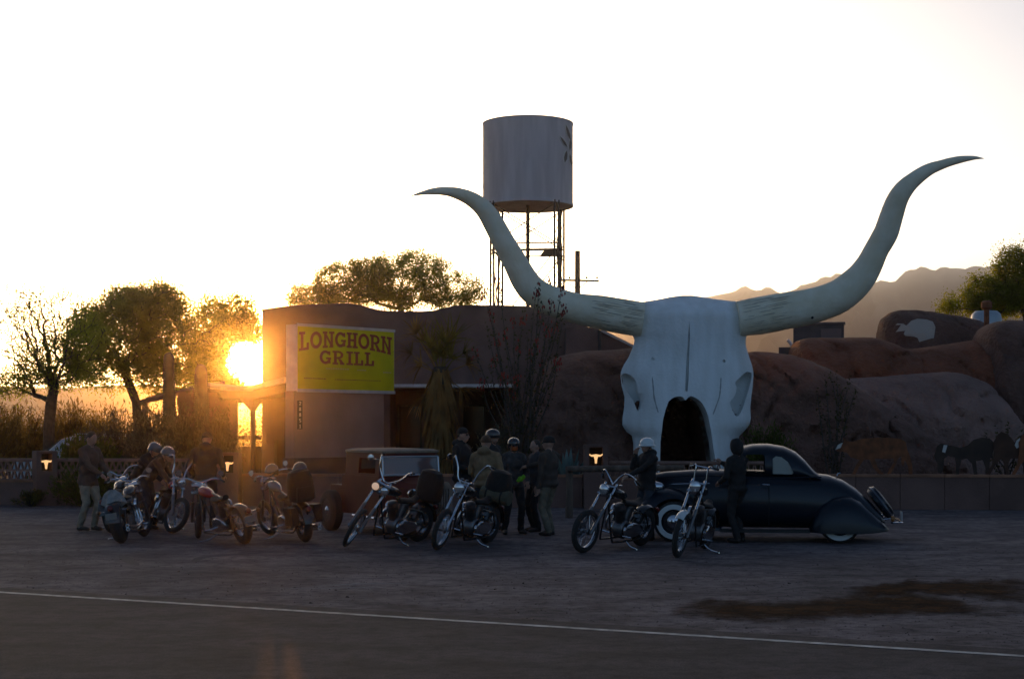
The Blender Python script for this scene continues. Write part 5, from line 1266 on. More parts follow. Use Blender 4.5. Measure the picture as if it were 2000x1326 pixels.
w2_ = [(xp(1513), zp(928)), (xp(1513), zp(899)), (xp(1519), zp(894)), (xp(1530), zp(896)), (xp(1542), zp(905)), (xp(1549), zp(917)), (xp(1553), zp(926)), (xp(1549), zp(929))]
def sidecut(pl): return MB().prism([Vector((x, .4, z)) for x, z in pl], (0, -2.4, 0)).mesh('c')
wsc = MB().prism([Vector((1.5, CW - .42, 1.24)), Vector((1.5, CW + .42, 1.24)), Vector((1.5, CW + .38, 1.52)), Vector((1.5, CW - .38, 1.52))], (.8, 0, 0)).mesh('c')
bwc = MB().prism([Vector((.2, CW - .3, 1.30)), Vector((.2, CW + .3, 1.30)), Vector((.2, CW + .25, 1.46)), Vector((.2, CW - .25, 1.46))], (.7, 0, 0)).mesh('c')
gm = boolean(gm, [gi, sidecut(w1_), sidecut(w2_), wsc, bwc])
cab = obj('cabin', gm, P_NAVY, root, ang=50)
M_QG = mat('quarter_glass', (.30, .33, .31), .15, spec=.8)
for s, nm in ((1, 0), (-1, 1)):
    MB().prism([Vector((x, CW + s * .585, z)) for x, z in w2_], (0, -.006 * s, 0)).build('quarter_window', M_GLASS if s < 0 else M_QG, cab, smooth=False)
MB().prism([Vector((1.83, CW - .41, 1.235)), Vector((1.83, CW + .41, 1.235)), Vector((1.74, CW + .37, 1.52)), Vector((1.74, CW - .37, 1.52))], (-.006, 0, 0)).build('windscreen', M_GLASS, cab, smooth=False)
def blob(xs, y_in, s, nm, m, cut=None):
    rr = []
    for x, zt_, yo, zb in xs:
        ring = [Vector((x, CW + s * y_in, zb))]
        for k in range(11):
            q = math.pi / 2 * k / 10; ring.append(Vector((x, CW + s * (y_in + (yo - y_in) * math.sin(q) ** .75), zb + (zt_ - zb) * math.cos(q) ** .75)))
        rr.append(ring)
    me = MB().rings(rr).mesh(nm)
    if cut: me = boolean(me, [cut])
    return obj(nm, me, m, root, ang=50)
rfx = [(.50, .26, .70, .18), (.42, .52, .78, .18), (.30, .68, .84, .17), (.12, .78, .87, .17), (-.05, .81, .88, .17), (-.20, .79, .88, .17), (-.36, .70, .86, .17), (-.55, .53, .80, .18), (-.72, .36, .72, .20), (-.82, .26, .62, .21)]
ffx = [(3.48, .50, .66, .36), (3.42, .64, .74, .34), (3.28, .80, .82, .32), (3.10, .89, .86, .30), (2.90, .92, .88, .28), (2.70, .88, .88, .26), (2.50, .76, .87, .24), (2.30, .58, .85, .22), (2.12, .42, .82, .20), (1.98, .27, .80, .19)]
for s in (1, -1):
    blob(rfx, .45, s, 'rear_fender', P_NAVY)
    cy = MB().lathe([(.41, -1), (.41, 1)], (2.79, CW + s * .8, .33), (0, 1, 0), 32).mesh('c')
    blob(ffx, .38, s, 'front_fender', P_NAVY, cy)
    MB().box((1.25, CW + s * .74, .20), (1.5, .20, .05)).build('running_board', M_MBLACK, root, smooth=False)
    MB().lathe([(.02, -.16), (.07, -.12), (.1, 0), (.098, .03), (.01, .05)], (3.12, CW + s * .50, .93), (1, 0, 0), 16).build('headlight', M_CHROME, root)
def carwheel(x, s, r=.345, w=.17, disc=.12, nm='wheel', mface=None):
    c = Vector((x, CW + s * (.66 if x < 1 else .72), r)); A_ = Vector((0, s, 0))
    t = MB().lathe([(r * .62, -w / 2), (r * .88, -w / 2), (r, -w * .3), (r, w * .3), (r * .90, w / 2), (r * .62, w / 2 - .004)], c, A_, 40, closed=True).build(nm, M_RUBBER, root)
    MB().lathe([(r * .62, w / 2 + .001), (r * .72, w / 2 + .006), (r * .86, w / 2 + .005), (r * .87, w / 2 - .02), (r * .62, w / 2 - .02)], c, A_, 40, closed=True).build('whitewall', M_WW, t)
    MB().lathe([(r * .62, w / 2 - .03), (r * .56, w / 2 - .01), (r * .45, w / 2 - .05), (.02, w / 2 - .05)], c, A_, 32).build('rim', P_NAVY, t)
    MB().lathe([(.12, w / 2 - .05), (.115, w / 2 - .01), (.07, w / 2 + .02), (.01, w / 2 + .03)], c, A_, 24).build('hubcap', M_CHROME, t)
for x in (0, 2.79):
    for s in (1, -1): carwheel(x, s)
# belt moulding, door lines, handle
for s in (1, -1):
    MB().tube([(.30, CW + s * .655, 1.12), (.9, CW + s * .715, 1.10), (1.5, CW + s * .725, 1.10), (1.9, CW + s * .69, 1.13), (2.5, CW + s * .50, 1.13), (3.1, CW + s * .31, 1.08)], .012, 6).build('belt_moulding', P_NAVY, root)
    for x in (1.18, 1.86): MB().tube([(x, CW + s * .745, .30), (x, CW + s * .748, .7), (x, CW + s * .728, 1.08)], .005, 4).build('door_seam', M_MBLACK, root)
    MB().tube([(1.30, CW + s * .755, .99), (1.27, CW + s * .785, .99), (1.17, CW + s * .785, .985)], .012, 6).build('door_handle', M_CHROME, root)
    MB().tube([(2.18, CW + s * .62, 1.0), (2.5, CW + s * .535, .99), (2.9, CW + s * .43, .97)], .012, 6).build('hood_trim', M_CHROME, root)
nrm = Vector((-.80, 0, .60)).normalized(); sc_ = Vector((-.74, CW, .66))
sp_o = MB().lathe([(.02, -.08), (.22, -.09), (.30, -.07), (.325, 0), (.30, .07), (.2, .095), (.02, .10)], sc_, nrm, 32).build('spare_wheel', P_NAVY, root)
MB().lathe([(.315, -.03), (.335, 0), (.315, .03)], sc_, nrm, 32, closed=True).build('trim_band', mat('spare_trim', (.05, .055, .07), .3, coat=.4), sp_o)
MB().tube(smooth_path([(-.86, CW + .78, .36), (-1.02, CW + .62, .36), (-1.06, CW, .36), (-1.02, CW - .62, .36), (-.86, CW - .78, .36)], 5), [.035] * 21, 8, flat=.5).build('rear_bumper', M_CHROME, root)
MB().tube(smooth_path([(3.5, CW + .82, .40), (3.66, CW + .55, .40), (3.72, CW, .40), (3.66, CW - .55, .40), (3.5, CW - .82, .40)], 5), [.035] * 21, 8, flat=.5).build('front_bumper', M_CHROME, root)
for s in (1, -1):
    tl = MB().tube([(-.74, CW + s * .55, .40), (-.86, CW + s * .62, .42)], .016, 6).build('tail_light', M_CHROME, root); MB().lathe([(.05, -.04), (.055, 0), (.01, .03)], (-.90, CW + s * .62, .42), (-1, 0, 0), 14).build('lens', mat('dim_amber', (.30, .12, .03), .3), tl)
MB().box((-1.04, CW + .45, .46), (.01, .3, .15)).build('licence_plate', M_WHITEM, root, smooth=False)
MB().tube([(-.0, CW - .0, 1.115), (-.02, CW, 1.16), (-.06, CW, 1.165)], .014, 6).build('deck_handle', M_CHROME, root)

# ------------------------------------------------------------------ maroon hot rod
P_MAR = mat('maroon_paint', (.10, .016, .011), .6, spec=.25, coat=.0, var=.15, scale=2); M_TOP = mat('tan_top', (.20, .165, .125), .85, var=.12, scale=5, bump=.3)
hr = W(676, YH, 29.2); HC = Vector((hr.x, 29.2, 0)); hh_ = math.atan2(-math.cos(R(30)), math.sin(R(30)))
root = empty('hot_rod', (0, 0, 0), hh_)
tag(root, 'maroon hot rod with tan roof, pale windscreen frame and open wheels', 'car')
# local: x forward (toward us and right), y left (to the right in the picture); near-left corner of the cab is its right rear
cxr, cyr = math.cos(hh_), math.sin(hh_)
def loc_for(px, Y, lx, ly):            # place so that local (lx,ly) projects to px at depth Y
    wx = (px - 1000) / F * Y; return (wx - (lx * cxr - ly * cyr), Y - (lx * cyr + ly * cxr), 0)
root.location = loc_for(742, 27.55, 1.25, -.60)
def rbox(x0, x1, y0, y1, z0, z1, tw=1.0, bev=.06):
    P = []
    for z, k in ((z0, 1), (z1, tw)):
        cy = (y0 + y1) / 2; hw = (y1 - y0) / 2 * k
        P.append([Vector((x0 + bev, cy - hw, z)), Vector((x1 - bev, cy - hw, z)), Vector((x1, cy - hw + bev, z)), Vector((x1, cy + hw - bev, z)), Vector((x1 - bev, cy + hw, z)), Vector((x0 + bev, cy + hw, z)), Vector((x0, cy + hw - bev, z)), Vector((x0, cy - hw + bev, z))])
    return P
b_ = rbox(-.45, 1.30, -.62, .62, .36, 1.08); b0 = [[v * 1 for v in r] for r in b_]
MB().rings(b0).build('body', P_MAR, root, smooth=False)
cabm = MB().rings(rbox(-.35, 1.27, -.60, .60, 1.07, 1.50, .94)).mesh('cabin'); cin = MB().rings(rbox(-.30, 1.22, -.55, .55, 1.05, 1.47, .94)).mesh('c')
def zc(x0, x1, y0, y1, z0, z1): return MB().box(((x0 + x1) / 2, (y0 + y1) / 2, (z0 + z1) / 2), (x1 - x0, y1 - y0, z1 - z0)).mesh('c')
cabm = boolean(cabm, [cin, zc(.30, 1.02, -1, 1, 1.12, 1.40), zc(1.0, 1.6, -.53, .53, 1.12, 1.42), zc(-.8, 0, -.3, .3, 1.18, 1.36)])
cab = obj('cabin', cabm, P_MAR, root, smooth=False)
MB().rings([r for r in (rbox(-.38, 1.31, -.585, .585, 1.495, 1.52)[0], rbox(-.38, 1.31, -.585, .585, 1.535, 1.55)[0], rbox(-.30, 1.24, -.5, .5, 1.565, 1.6)[0], rbox(-.1, 1.0, -.3, .3, 1.575, 1.6)[0])]).build('roof', M_TOP, root, ang=60)
M_WFR = mat('windscreen_frame', (.50, .55, .60), .3, metal=.6)
fr = MB(); 
for a_, b_2 in (((1.31, -.56, 1.10), (1.31, .56, 1.10)), ((1.27, -.56, 1.43), (1.27, .56, 1.43)), ((1.31, -.56, 1.10), (1.27, -.56, 1.43)), ((1.31, .56, 1.10), (1.27, .56, 1.43))): fr.tube([a_, b_2], .017, 6)
wf = fr.build('windscreen_frame', M_WFR, root)
MB().prism([Vector((1.305, -.55, 1.11)), Vector((1.305, .55, 1.11)), Vector((1.268, .55, 1.42)), Vector((1.268, -.55, 1.42))], (-.006, 0, 0)).build('windscreen', mat('rod_glass', (.10, .09, .10), .08, spec=.8), wf, smooth=False)
hood = []
for x, w_, z0, z1 in ((1.30, .58, .42, 1.06), (1.6, .44, .42, 1.04), (2.1, .33, .42, 1.0), (2.3, .28, .42, .98)):
    hood.append([Vector((x, w_ * c_, (z0 + z1) / 2 + (z1 - z0) / 2 * s_)) for c_, s_ in ((-1, -1), (1, -1), (1, .55), (.8, .85), (.35, 1), (-.35, 1), (-.8, .85), (-1, .55))])
MB().rings(hood).build('hood', P_MAR, root, ang=30)
gs = MB().prism([Vector((2.31, y, z)) for y, z in ((-.27, .44), (.27, .44), (.30, .85), (.2, 1.0), (-.2, 1.0), (-.30, .85))], (.06, 0, 0)).build('grille_shell', M_CHROME, root, smooth=False)
for k in range(9): MB().box((2.375, -.2 + k * .05, .68), (.012, .014, .42)).build('grille_bar', M_MBLACK, gs, smooth=False)
for s in (-1, 1):
    MB().lathe([(.02, -.1), (.07, -.07), (.09, 0), (.085, .03), (.01, .045)], (2.2, s * .42, .80), (1, 0, 0), 16).build('headlight', M_CHROME, root)
    MB().tube([(-.6, s * .36, .42), (1.2, s * .38, .40), (2.5, s * .33, .42)], .04, 6).build('chassis_rail', M_MBLACK, root)
    MB().tube([(1.34, s * .60, 1.38), (1.30, s * .78, 1.40)], .01, 5).build('mirror_arm', M_CHROME, root); MB().lathe([(.01, -.02), (.055, -.015), (.06, .01), (.01, .015)], (1.30, s * .80, 1.42), (-1, 0, 0), 14).build('mirror', M_CHROME, root)
    MB().tube([(.2, s * .66, .34), (1.2, s * .68, .33)], .025, 6).build('side_pipe', M_CHROME, root)
def rodwheel(x, y, r, w, s):
    c = Vector((x, y, r)); A_ = Vector((0, s, 0))
    t = MB().lathe([(r * .58, -w / 2), (r * .86, -w / 2), (r, -w * .32), (r, w * .32), (r * .88, w / 2), (r * .58, w / 2)], c, A_, 36, closed=True).build('wheel', M_RUBBER, root)
    MB().lathe([(r * .58, w / 2 - .01), (r * .5, w / 2 - .02), (r * .4, 0), (.08, .02), (.02, .03)], c, A_, 28).build('rim', M_MBLACK, t); MB().lathe([(.085, .02), (.08, w / 2 - .01), (.03, w / 2 + .02), (.01, w / 2 + .022)], c, A_, 18).build('hubcap', M_CHROME, t)
for s in (-1, 1): rodwheel(-.75, s * .68, .385, .21, s); rodwheel(2.25, s * .66, .33, .13, s)
MB().tube([(-.75, -.66, .385), (-.75, .66, .385)], .05, 8).build('rear_axle', M_MBLACK, root); MB().tube([(2.25, -.62, .33), (2.25, .62, .33)], .03, 8).build('front_axle', M_CHROME, root)
MB().rings(rbox(-1.25, -.46, -.5, .5, .42, .86)).build('rear_deck', P_MAR, root, smooth=False)

# ------------------------------------------------------------------ parked car behind the shrubs
P_SILV = mat('silver_paint', (.20, .24, .28), .3, metal=.4, coat=.5); M_SG = mat('suv_glass', (.02, .022, .025), .06)
root = empty('parked_car', (W(175, YH, 45).x, 45, 0), R(14)); tag(root, 'pale blue-white parked car half hidden by shrubs behind the wall', 'car')
prof = [(-2.1, .35), (-2.15, .75), (-2.0, .98), (-1.35, 1.05), (-.75, 1.60), (-.45, 1.69), (.9, 1.70), (1.75, 1.62), (2.1, 1.05), (2.15, .45), (2.0, .33)]
rr = []
for y, k in ((-.86, .96), (-.80, 1), (.80, 1), (.86, .96)): rr.append([Vector((x * (k if z > 1.1 else 1), y * (.86 if z > 1.1 else 1), .33 + (z - .33) * (1 if abs(y) < .83 else .985))) for x, z in prof])
MB().rings(rr).build('body', P_SILV, root, ang=25)
for s in (-1, 1):
    for pl in ([(-1.15, 1.08), (-.68, 1.53), (-.1, 1.58), (-.1, 1.08)], [(0, 1.08), (0, 1.58), (.85, 1.58), (.85, 1.08)], [(.95, 1.08), (.95, 1.58), (1.62, 1.52), (1.9, 1.08)]):
        MB().prism([Vector((x * .97, s * .752, z)) for x, z in pl], (0, -.02 * s * -1, 0)).build('side_window', M_SG, root, smooth=False)
    for x in (-1.35, 1.35):
        c = Vector((x, s * .78, .34)); t = MB().lathe([(.2, -.1), (.33, -.1), (.34, 0), (.33, .1), (.2, .1)], c, (0, 1, 0), 24, closed=True).build('wheel', M_RUBBER, root); MB().lathe([(.21, 0), (.2, .06), (.02, .08)], c, (0, s, 0), 20).build('rim', M_ALU, t)
MB().prism([Vector((-1.33, -.66, 1.08)), Vector((-1.33, .66, 1.08)), Vector((-.76, .58, 1.57)), Vector((-.76, -.58, 1.57))], (-.03, 0, .03)).build('windscreen', M_SG, root, smooth=False)
for s in (-1, 1): MB().box((-2.1, s * .62, .82), (.12, .3, .14)).build('headlight', M_LENS, root)
for s in (-1, 1): MB().tube([(-.4, s * .58, 1.74), (1.5, s * .58, 1.72)], .02, 6).build('roof_rail', M_SILV if False else P_SILV, root)
# ------------------------------------------------------------------ people
M_SKIN = mat('skin', (.36, .20, .14), .55, var=.08, scale=9); M_HAIR = mat('brown_hair', (.035, .02, .012), .7, var=.3, scale=30)
def cloth(n, c, v=.25): return mat(n, c, .9, var=v, scale=7, bump=.5, bscale=18, bdist=.02)
C_BLACK = cloth('black_cloth', (.018, .016, .016)); C_CHAR = cloth('charcoal_cloth', (.035, .03, .028)); C_BROWN = cloth('brown_overshirt', (.085, .06, .048)); C_KHAKI = cloth('khaki_trousers', (.30, .25, .18)); C_TAN = cloth('tan_jacket', (.21, .14, .075))
C_JEAN = cloth('dark_denim', (.03, .033, .042)); C_FLAN = cloth('dark_flannel', (.06, .045, .035)); C_PLAID = cloth('grey_plaid', (.062, .056, .054), .6); C_KNIT = cloth('brown_knit', (.09, .05, .028)); C_OLIVE = cloth('olive_trousers', (.17, .145, .10)); C_GREY = cloth('grey_jacket', (.05, .048, .05))
M_SHOE = mat('dark_shoe', (.03, .022, .018), .6); M_GLS = mat('sunglasses', (.01, .01, .01), .1); M_ORC = cloth('orange_bandana', (.40, .09, .02))
def ik(a, b, l1, l2, pole):
    d = b - a; L = min(d.length, (l1 + l2) * .995); dn = d.normalized(); b = a + dn * L
    x = (l1 * l1 - l2 * l2 + L * L) / (2 * L); h = math.sqrt(max(0, l1 * l1 - x * x))
    pv = pole - dn * pole.dot(dn); pv = pv.normalized() if pv.length > 1e-5 else Vector((0, 1, 0))
    return a + dn * x + pv * h, b
def person(label, px, py, top, yaw, jacket, pants, lean=0.0, hands=None, feet=None, head=None, gear=None, head_turn=0.0, head_pitch=0.0, hem=.86, sleeve=None, bulk=1.0, hood=False, glasses=True, beard=False, hair=M_HAIR, wide=1.0, extra=None, crouch=0.0):
    base = G(px, py); ztop = W(0, top, base.y).z; S = ztop / (1.80 if gear else 1.78); S = max(.9, min(1.12, S))
    root = empty('person', base, R(yaw)); tag(root, label, 'person', 'riders standing among the motorcycles')
    root.scale = (S, S, S)
    # local: faces -y; x to the person's left as seen facing -y -> +x is their left
    ln_ = R(lean); hipz = .93 - crouch
    def T(p):                            # bend the upper body forward at the hips
        p = Vector(p); q = p - Vector((0, 0, .96)); c, s = math.cos(ln_), math.sin(ln_)
        r = Vector((q.x, q.y * c - q.z * s, q.z * c + q.y * s)); return r + Vector((0, 0, .96 - crouch))
    Q = []                               # primitives: (kind, a, b, ra, rb, mat index)
    mats = [jacket, pants, M_SKIN, M_SHOE, sleeve or jacket, hair]
    def cap(a, b, ra, rb, m): Q.append(('c', Vector(a), Vector(b), ra, rb, m))
    def el(c, r, m, rot=None): Q.append(('e', Vector(c), Vector(r), rot, None, m))
    rotL = Matrix.Rotation(ln_, 3, 'X')
    bk = bulk
    el(T((0, 0, .97)), (.168 * bk, .125 * bk, .15), -1, rotL); el(T((0, .0, 1.10)), (.182 * bk, .134 * bk, .21), -1, rotL)
    el(T((0, .005, 1.30)), (.197 * bk, .138 * bk, .22), 0, rotL); el(T((0, .005, hem + .075)), (.19 * bk, .145 * bk, .085), -1, rotL)
    cap(T((-.15 * bk, .01, 1.435)), T((.15 * bk, .01, 1.435)), .072, .072, 0)
    for s_ in (-1, 1): cap(T((s_ * .03, .015, 1.50)), T((s_ * .16 * bk, .012, 1.445)), .058, .062, 0)
    cap(T((0, .01, 1.45)), T((0, -.005, 1.60)), .062, .056, 2 if not hood else 0)
    if hood: el(T((0, .09, 1.52)), (.13, .085, .075), 0, rotL)
    # legs
    ft = feet or ((-.13, .0, 8), (.13, -.04, -6))
    for (fx, fy, fa), hx in zip(ft, (-.095, .095)):
        hip = Vector((hx, 0, hipz)); ank = Vector((fx, fy + .03, .095)); kn, _ = ik(hip, ank, .445, .425, Vector((fx * .4, -1, 0)))
        cap(hip, kn, .098 * bk, .072, 1); cap(kn, ank + Vector((0, 0, .0)), .070, .062, 1)
        fd = Vector((math.sin(R(fa)), -math.cos(R(fa)), 0))
        cap(Vector((fx, fy + .05, .05)), Vector((fx, fy + .05, .045)) + fd * .17, .047, .042, 3); cap(Vector((fx, fy + .05, .045)) + fd * .15, Vector((fx, fy + .05, .036)) + fd * .215, .044, .034, 3); cap(ank, Vector((fx, fy + .04, .055)), .055, .05, 3)
    # arms
    hd = hands or ((-.27, -.06, .84), (.27, -.06, .84)); tips = []
    for k, (s, hp) in enumerate(((-1, hd[0]), (1, hd[1]))):
        sh = T((s * .183 * bk * wide, .01, 1.425)); tgt = Vector(hp)
        el_, wr = ik(sh, tgt, .295, .265, Vector((s * .5, .8, -.25)) if hp[2] < 1.3 else Vector((s * .35, -.25, -1)))
        cap(sh, el_, .064 * bk, .056, 4 if sleeve else 0); cap(el_, wr, .056, .042, 4 if sleeve else 0)
        d = (wr - el_).normalized(); palm = wr + d * .055
        cap(wr, wr + d * .02, .03, .032, 2); cap(wr + d * .03, wr + d * .085, .034, .036, 2); tips.append((wr, d, s))
    # head
    hc = T((0, -.012, 1.655)); hr_ = Quaternion((0, 0, 1), R(head_turn)).to_matrix() @ Matrix.Rotation(ln_ * .6 + R(head_pitch), 3, 'X')
    HP = lambda p: hc + hr_ @ Vector(p)
    el(hc, (.078, .098, .112), 2, hr_); el(HP((0, -.03, -.06)), (.056, .062, .062), 2, hr_)
    cap(HP((0, -.092, .0)), HP((0, -.112, -.03)), .012, .017, 2); cap(HP((-.022, -.085, -.07)), HP((.022, -.085, -.07)), .013, .013, 2)
    for s in (-1, 1): el(HP((s * .08, .005, -.01)), (.012, .02, .032), 2, hr_)
    if hair and gear not in ('beanie', 'hoodup'):
        el(HP((0, .022, .028)), (.084, .094, .098), 5, hr_)
    if beard: el(HP((0, -.05, -.085)), (.05, .05, .05), 5, hr_)
    mb = MB()
    for q in Q:
        if q[0] == 'c':
            a, b, ra, rb = q[1:5]; d = b - a; L = max(d.length, 1e-4); d.normalize()
            P = []; rs = []
            for t in (-.98, -.8, -.45, 0): P.append(a + d * ra * t); rs.append(ra * math.sqrt(max(.002, 1 - t * t)))
            for t in (0, .45, .8, .98): P.append(b + d * rb * t); rs.append(rb * math.sqrt(max(.002, 1 - t * t)))
            mb.tube(P, rs, 12)
        else: mb.ell(q[1], q[2], q[3], n=16, m=10)
    me = mb.mesh('body'); o = bpy.data.objects.new('tmp', me); COL.objects.link(o)
    md = o.modifiers.new('r', 'REMESH'); md.mode = 'VOXEL'; md.voxel_size = .014; md.use_smooth_shade = True
    sm = o.modifiers.new('s', 'SMOOTH'); sm.iterations = 4; sm.factor = .5
    dg = bpy.context.evaluated_depsgraph_get(); dg.update()
    body = bpy.data.meshes.new_from_object(o.evaluated_get(dg)); bpy.data.objects.remove(o)
    n = len(body.polygons); ce = np.zeros(n * 3); body.polygons.foreach_get('center', ce); ce = ce.reshape(-1, 3)
    best = np.full(n, 1e9); mi = np.zeros(n, int)
    for q in Q:
        if q[0] == 'c':
            a, b = np.array(q[1]), np.array(q[2]); ab = b - a; L2 = ab @ ab + 1e-9; t = np.clip(((ce - a) @ ab) / L2, 0, 1)
            dd = np.linalg.norm(ce - (a + t[:, None] * ab), axis=1) - (q[3] + (q[4] - q[3]) * t)
        else:
            r_ = np.array(q[2]); l_ = (ce - np.array(q[1]))
            if q[3] is not None: l_ = l_ @ np.array(q[3])
            dd = (np.linalg.norm(l_ / r_, axis=1) - 1) * r_.min()
        k = dd < best; best[k] = dd[k]; mi[k] = q[5]
    zi = .96 + (ce[:, 2] + crouch - .96) * math.cos(ln_) - ce[:, 1] * math.sin(ln_)
    tz_ = hem + .012 * np.sin(ce[:, 0] * 40)
    mi[(mi == -1) & (zi > tz_)] = 0; mi[mi == -1] = 1; mi[(mi == 1) & (zi > hem + .02) & (zi < 1.2)] = 0
    # cloth folds
    vc = np.zeros(len(body.vertices) * 3); body.vertices.foreach_get('co', vc); 
    nvec = np.zeros(len(body.vertices) * 3); body.vertices.foreach_get('normal', nvec)
    v3 = vc.reshape(-1, 3); fo = np.sin(v3[:, 2] * 46 + np.sin(v3[:, 0] * 21) * 2 + np.sin(v3[:, 1] * 17) * 2) * .0035 + np.sin(v3[:, 2] * 19 + v3[:, 0] * 30) * .003
    fo[v3[:, 2] > 1.5 - crouch] = 0
    body.vertices.foreach_set('co', (v3 + nvec.reshape(-1, 3) * fo[:, None]).ravel())
    bo = obj('body', body, None, root)
    for m_ in mats: body.materials.append(m_)
    body.polygons.foreach_set('material_index', mi.astype(np.int32)); body.polygons.foreach_set('use_smooth', [True] * n); body.update()
    # fingers
    for wr, d, s in tips:
        side = d.cross(Vector((0, 0, 1))); side = side.normalized() if side.length > .2 else Vector((0, 1, 0))
        nrm_ = side.cross(d).normalized(); mb = MB()
        for k, (o_, L_) in enumerate(((-.027, .062), (-.009, .075), (.009, .07), (.027, .055))):
            a = wr + d * .095 + side * o_; mb.tube([a, a + d * L_ * .45 - nrm_ * .008, a + d * L_ * .8 - nrm_ * .028, a + d * L_ * .9 - nrm_ * .045], [.0105, .0095, .0085, .006], 6)
        a = wr + d * .035 + side * .03; mb.tube([a, a + d * .03 + side * .025 - nrm_ * .012, a + d * .065 + side * .03 - nrm_ * .02], [.013, .011, .008], 6)
        mb.build('fingers', M_SKIN, root)
    HM = Matrix.Translation(hc) @ hr_.to_4x4()
    def hp_build(mb, name, m, par=None, **k): return mb.xf(HM).build(name, m, par or root, **k)
    if gear and gear.startswith('helmet'):
        m_ = {'helmet_black': M_HBLK, 'helmet_white': M_HWHT, 'helmet_grey': M_HGREY}[gear]
        mb = MB(); pr = [(.105, -.02), (.120, -.025), (.124, .0), (.124, .03)] + [(.124 * math.cos(math.pi / 2 * i / 8), .03 + .105 * math.sin(math.pi / 2 * i / 8)) for i in range(1, 9)]
        mb.lathe(pr, (0, 0, 0), (0, 0, 1), 24)
        for i, v in enumerate(mb.v): mb.v[i] = Vector((v.x * .93, v.y * 1.08 + .008, v.z + (.03 if v.y > 0.03 and v.z < .02 else 0) * -1.0))
        h_ = hp_build(mb, 'helmet', m_)
        if gear == 'helmet_white':
            hp_build(MB().rings([[Vector((.125 * k * math.cos(q), .008 + .135 * k * math.sin(q), .0 + z)) for q in (2 * math.pi * j / 24 for j in range(24))] for k, z in ((.98, .012), (1.12, -.008), (1.12, -.014), (.98, .0))]), 'brim', m_, h_)
        for s in (-1, 1): hp_build(MB().tube([(s * .105, .0, -.03), (s * .08, -.03, -.10), (0, -.05, -.135)], .006, 5), 'chin_strap', M_LEATHER, h_)
        if glasses: hp_build(MB().tube(smooth_path([(-.088, .0, .012), (-.07, -.075, .012), (0, -.105, .012), (.07, -.075, .012), (.088, .0, .012)], 4), .018, 6), 'goggles', M_GLS)
    elif gear == 'beanie':
        mb = MB(); pr = [(.088, .01), (.098, .012), (.1, .05), (.093, .055)] + [(.094 * math.cos(math.pi / 2 * i / 7), .055 + .085 * math.sin(math.pi / 2 * i / 7)) for i in range(0, 8)]
        mb.lathe(pr, (0, .01, 0), (0, 0, 1), 20)
        for i, v in enumerate(mb.v): mb.v[i] = Vector((v.x, v.y * 1.14, v.z))
        hp_build(mb, 'beanie', extra or C_KNIT)
    elif gear == 'cap':
        mb = MB().lathe([(.095, .03), (.098, .06)] + [(.098 * math.cos(math.pi / 2 * i / 7), .06 + .075 * math.sin(math.pi / 2 * i / 7)) for i in range(0, 8)], (0, .008, 0), (0, 0, 1), 20)
        mb.prism([Vector((.08 * math.cos(q), -.06 - .10 * math.sin(q), .042)) for q in (math.pi * j / 8 for j in range(9))], (0, 0, .008)); hp_build(mb, 'cap', C_BLACK)
    elif gear == 'hoodup':
        mb = MB(); rr = []
        for i in range(10):
            t = i / 9; a = -.15 + .30 * t; k = math.sqrt(max(.05, 1 - ((a - .01) / .165) ** 2))
            rr.append([Vector((.112 * k * math.cos(q), .03 + .125 * k * math.sin(q), a)) for q in (2 * math.pi * j / 18 for j in range(18))])
        hp_build(mb.rings(rr), 'hood', C_BLACK)
    if glasses and not (gear or '').startswith('helmet') and gear != 'hoodup':
        for s in (-1, 1): g = hp_build(MB().ell((s * .034, -.092, .01), (.028, .012, .02)), 'sunglasses', M_GLS)
    if extra == 'mask': hp_build(MB().ell((0, -.05, -.065), (.064, .062, .06)), 'bandana', M_ORC)
    return root
person('man in a brown overshirt and light khaki trousers at the far left', 171, 1036, 842, 62, C_BROWN, C_KHAKI, lean=7, hands=((-.10, -.40, 1.02), (.16, -.36, 1.0)), feet=((-.10, .06, 4), (.11, -.08, -4)), head_pitch=18, glasses=False, hem=.80, bulk=1.08)
person('rider in dark jacket bending forward, farther of the two grey helmets', 268, 1028, 850, 72, C_BLACK, C_JEAN, lean=34, hands=((-.14, -.62, .92), (.16, -.60, .90)), gear='helmet_grey', head_pitch=6)
person('rider bending lower, nearer of the two grey helmets by the ape-hangers', 284, 1034, 852, 78, C_CHAR, C_JEAN, lean=42, hands=((-.16, -.66, .84), (.16, -.62, .82)), gear='helmet_grey', head_pitch=10)
person('broad man in a dark jacket seen from behind beside the lamp pillar', 402, 1036, 842, 176, C_CHAR, C_BLACK, lean=6, hands=((-.26, -.22, 1.0), (.26, -.22, 1.0)), gear='beanie', extra=C_BLACK, bulk=1.16, hood=True, glasses=False, head_pitch=14)
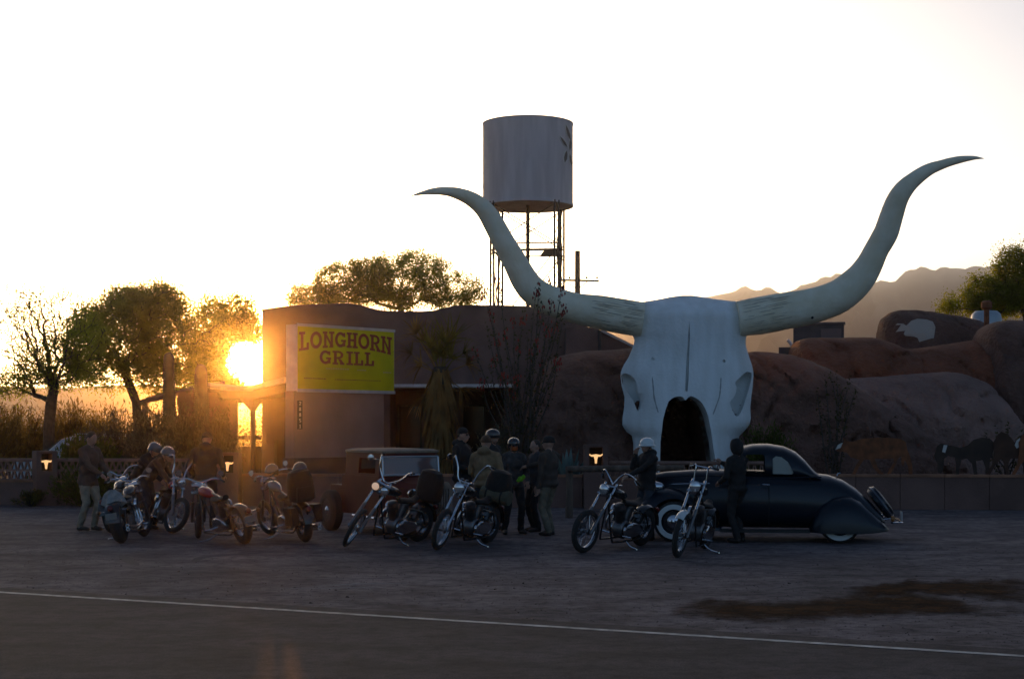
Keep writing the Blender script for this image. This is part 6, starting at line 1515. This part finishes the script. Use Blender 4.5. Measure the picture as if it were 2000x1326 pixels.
person('tall man in black cap and jacket standing before the palm', 903, 1043, 833, 66, C_BLACK, C_BLACK, hands=((-.12, -.24, 1.08), (.18, -.22, 1.06)), gear='cap', bulk=1.12, hood=True)
person('rider in a black helmet mostly hidden behind the tan jacket', 962, 1036, 836, 58, C_CHAR, C_JEAN, gear='helmet_black', hands=((-.24, -.1, .9), (.2, -.2, 1.05)))
person('man in tan hooded jacket and brown knit cap seen from behind', 949, 1050, 849, 158, C_TAN, C_JEAN, hands=((-.22, -.22, 1.0), (.22, -.22, 1.0)), gear='beanie', bulk=1.18, hood=True, glasses=False, head_turn=14)
person('rider in black helmet, orange neck cloth and plaid jacket facing us', 1003, 1043, 853, 18, C_PLAID, C_BLACK, hands=((-.24, -.12, .88), (.20, -.22, .98)), gear='helmet_black', beard=True, extra='mask', feet=((-.16, .02, -10), (.14, -.02, 10)))
person('person in grey jacket mostly hidden behind the man in dark flannel', 1046, 1038, 858, -60, C_GREY, C_BLACK, hands=((-.24, -.06, .86), (.22, -.1, .9)), glasses=False)
person('man in dark flannel and khaki trousers reaching out a hand', 1072, 1046, 850, -128, C_FLAN, C_OLIVE, hands=((.02, -.52, 1.22), (.26, -.04, .86)), gear='beanie', extra=C_BLACK, bulk=1.1, feet=((-.12, -.06, 0), (.12, .06, 0)), head_turn=20)
person('rider in white helmet raising a hand to his mouth', 1264, 1055, 853, -58, C_BLACK, C_JEAN, hands=((.02, -.26, 1.50), (.06, -.46, 1.12)), gear='helmet_white', hood=True, glasses=True, bulk=1.05)
person('person in a black hooded top seen from behind before the coupe', 1440, 1059, 858, -142, C_BLACK, C_BLACK, lean=2, hands=((-.06, -.42, 1.38), (.20, -.22, 1.06)), gear='hoodup', feet=((-.10, -.02, 0), (.13, .1, 6)), head_pitch=16, bulk=1.02)
# green glove held by the plaid rider
o = MB().ell((0, 0, 0), (.055, .04, .05), n=10).ell((.05, -.005, .035), (.035, .03, .04), n=8).ell((-.04, 0, -.03), (.04, .03, .03), n=8).build('glove', mat('lime_glove', (.16, .42, .015), .8, var=.2, scale=12)); o.location = W(1017, 935, GY(1043) - .34); tag(o, 'lime green glove held by the rider in plaid', 'glove')
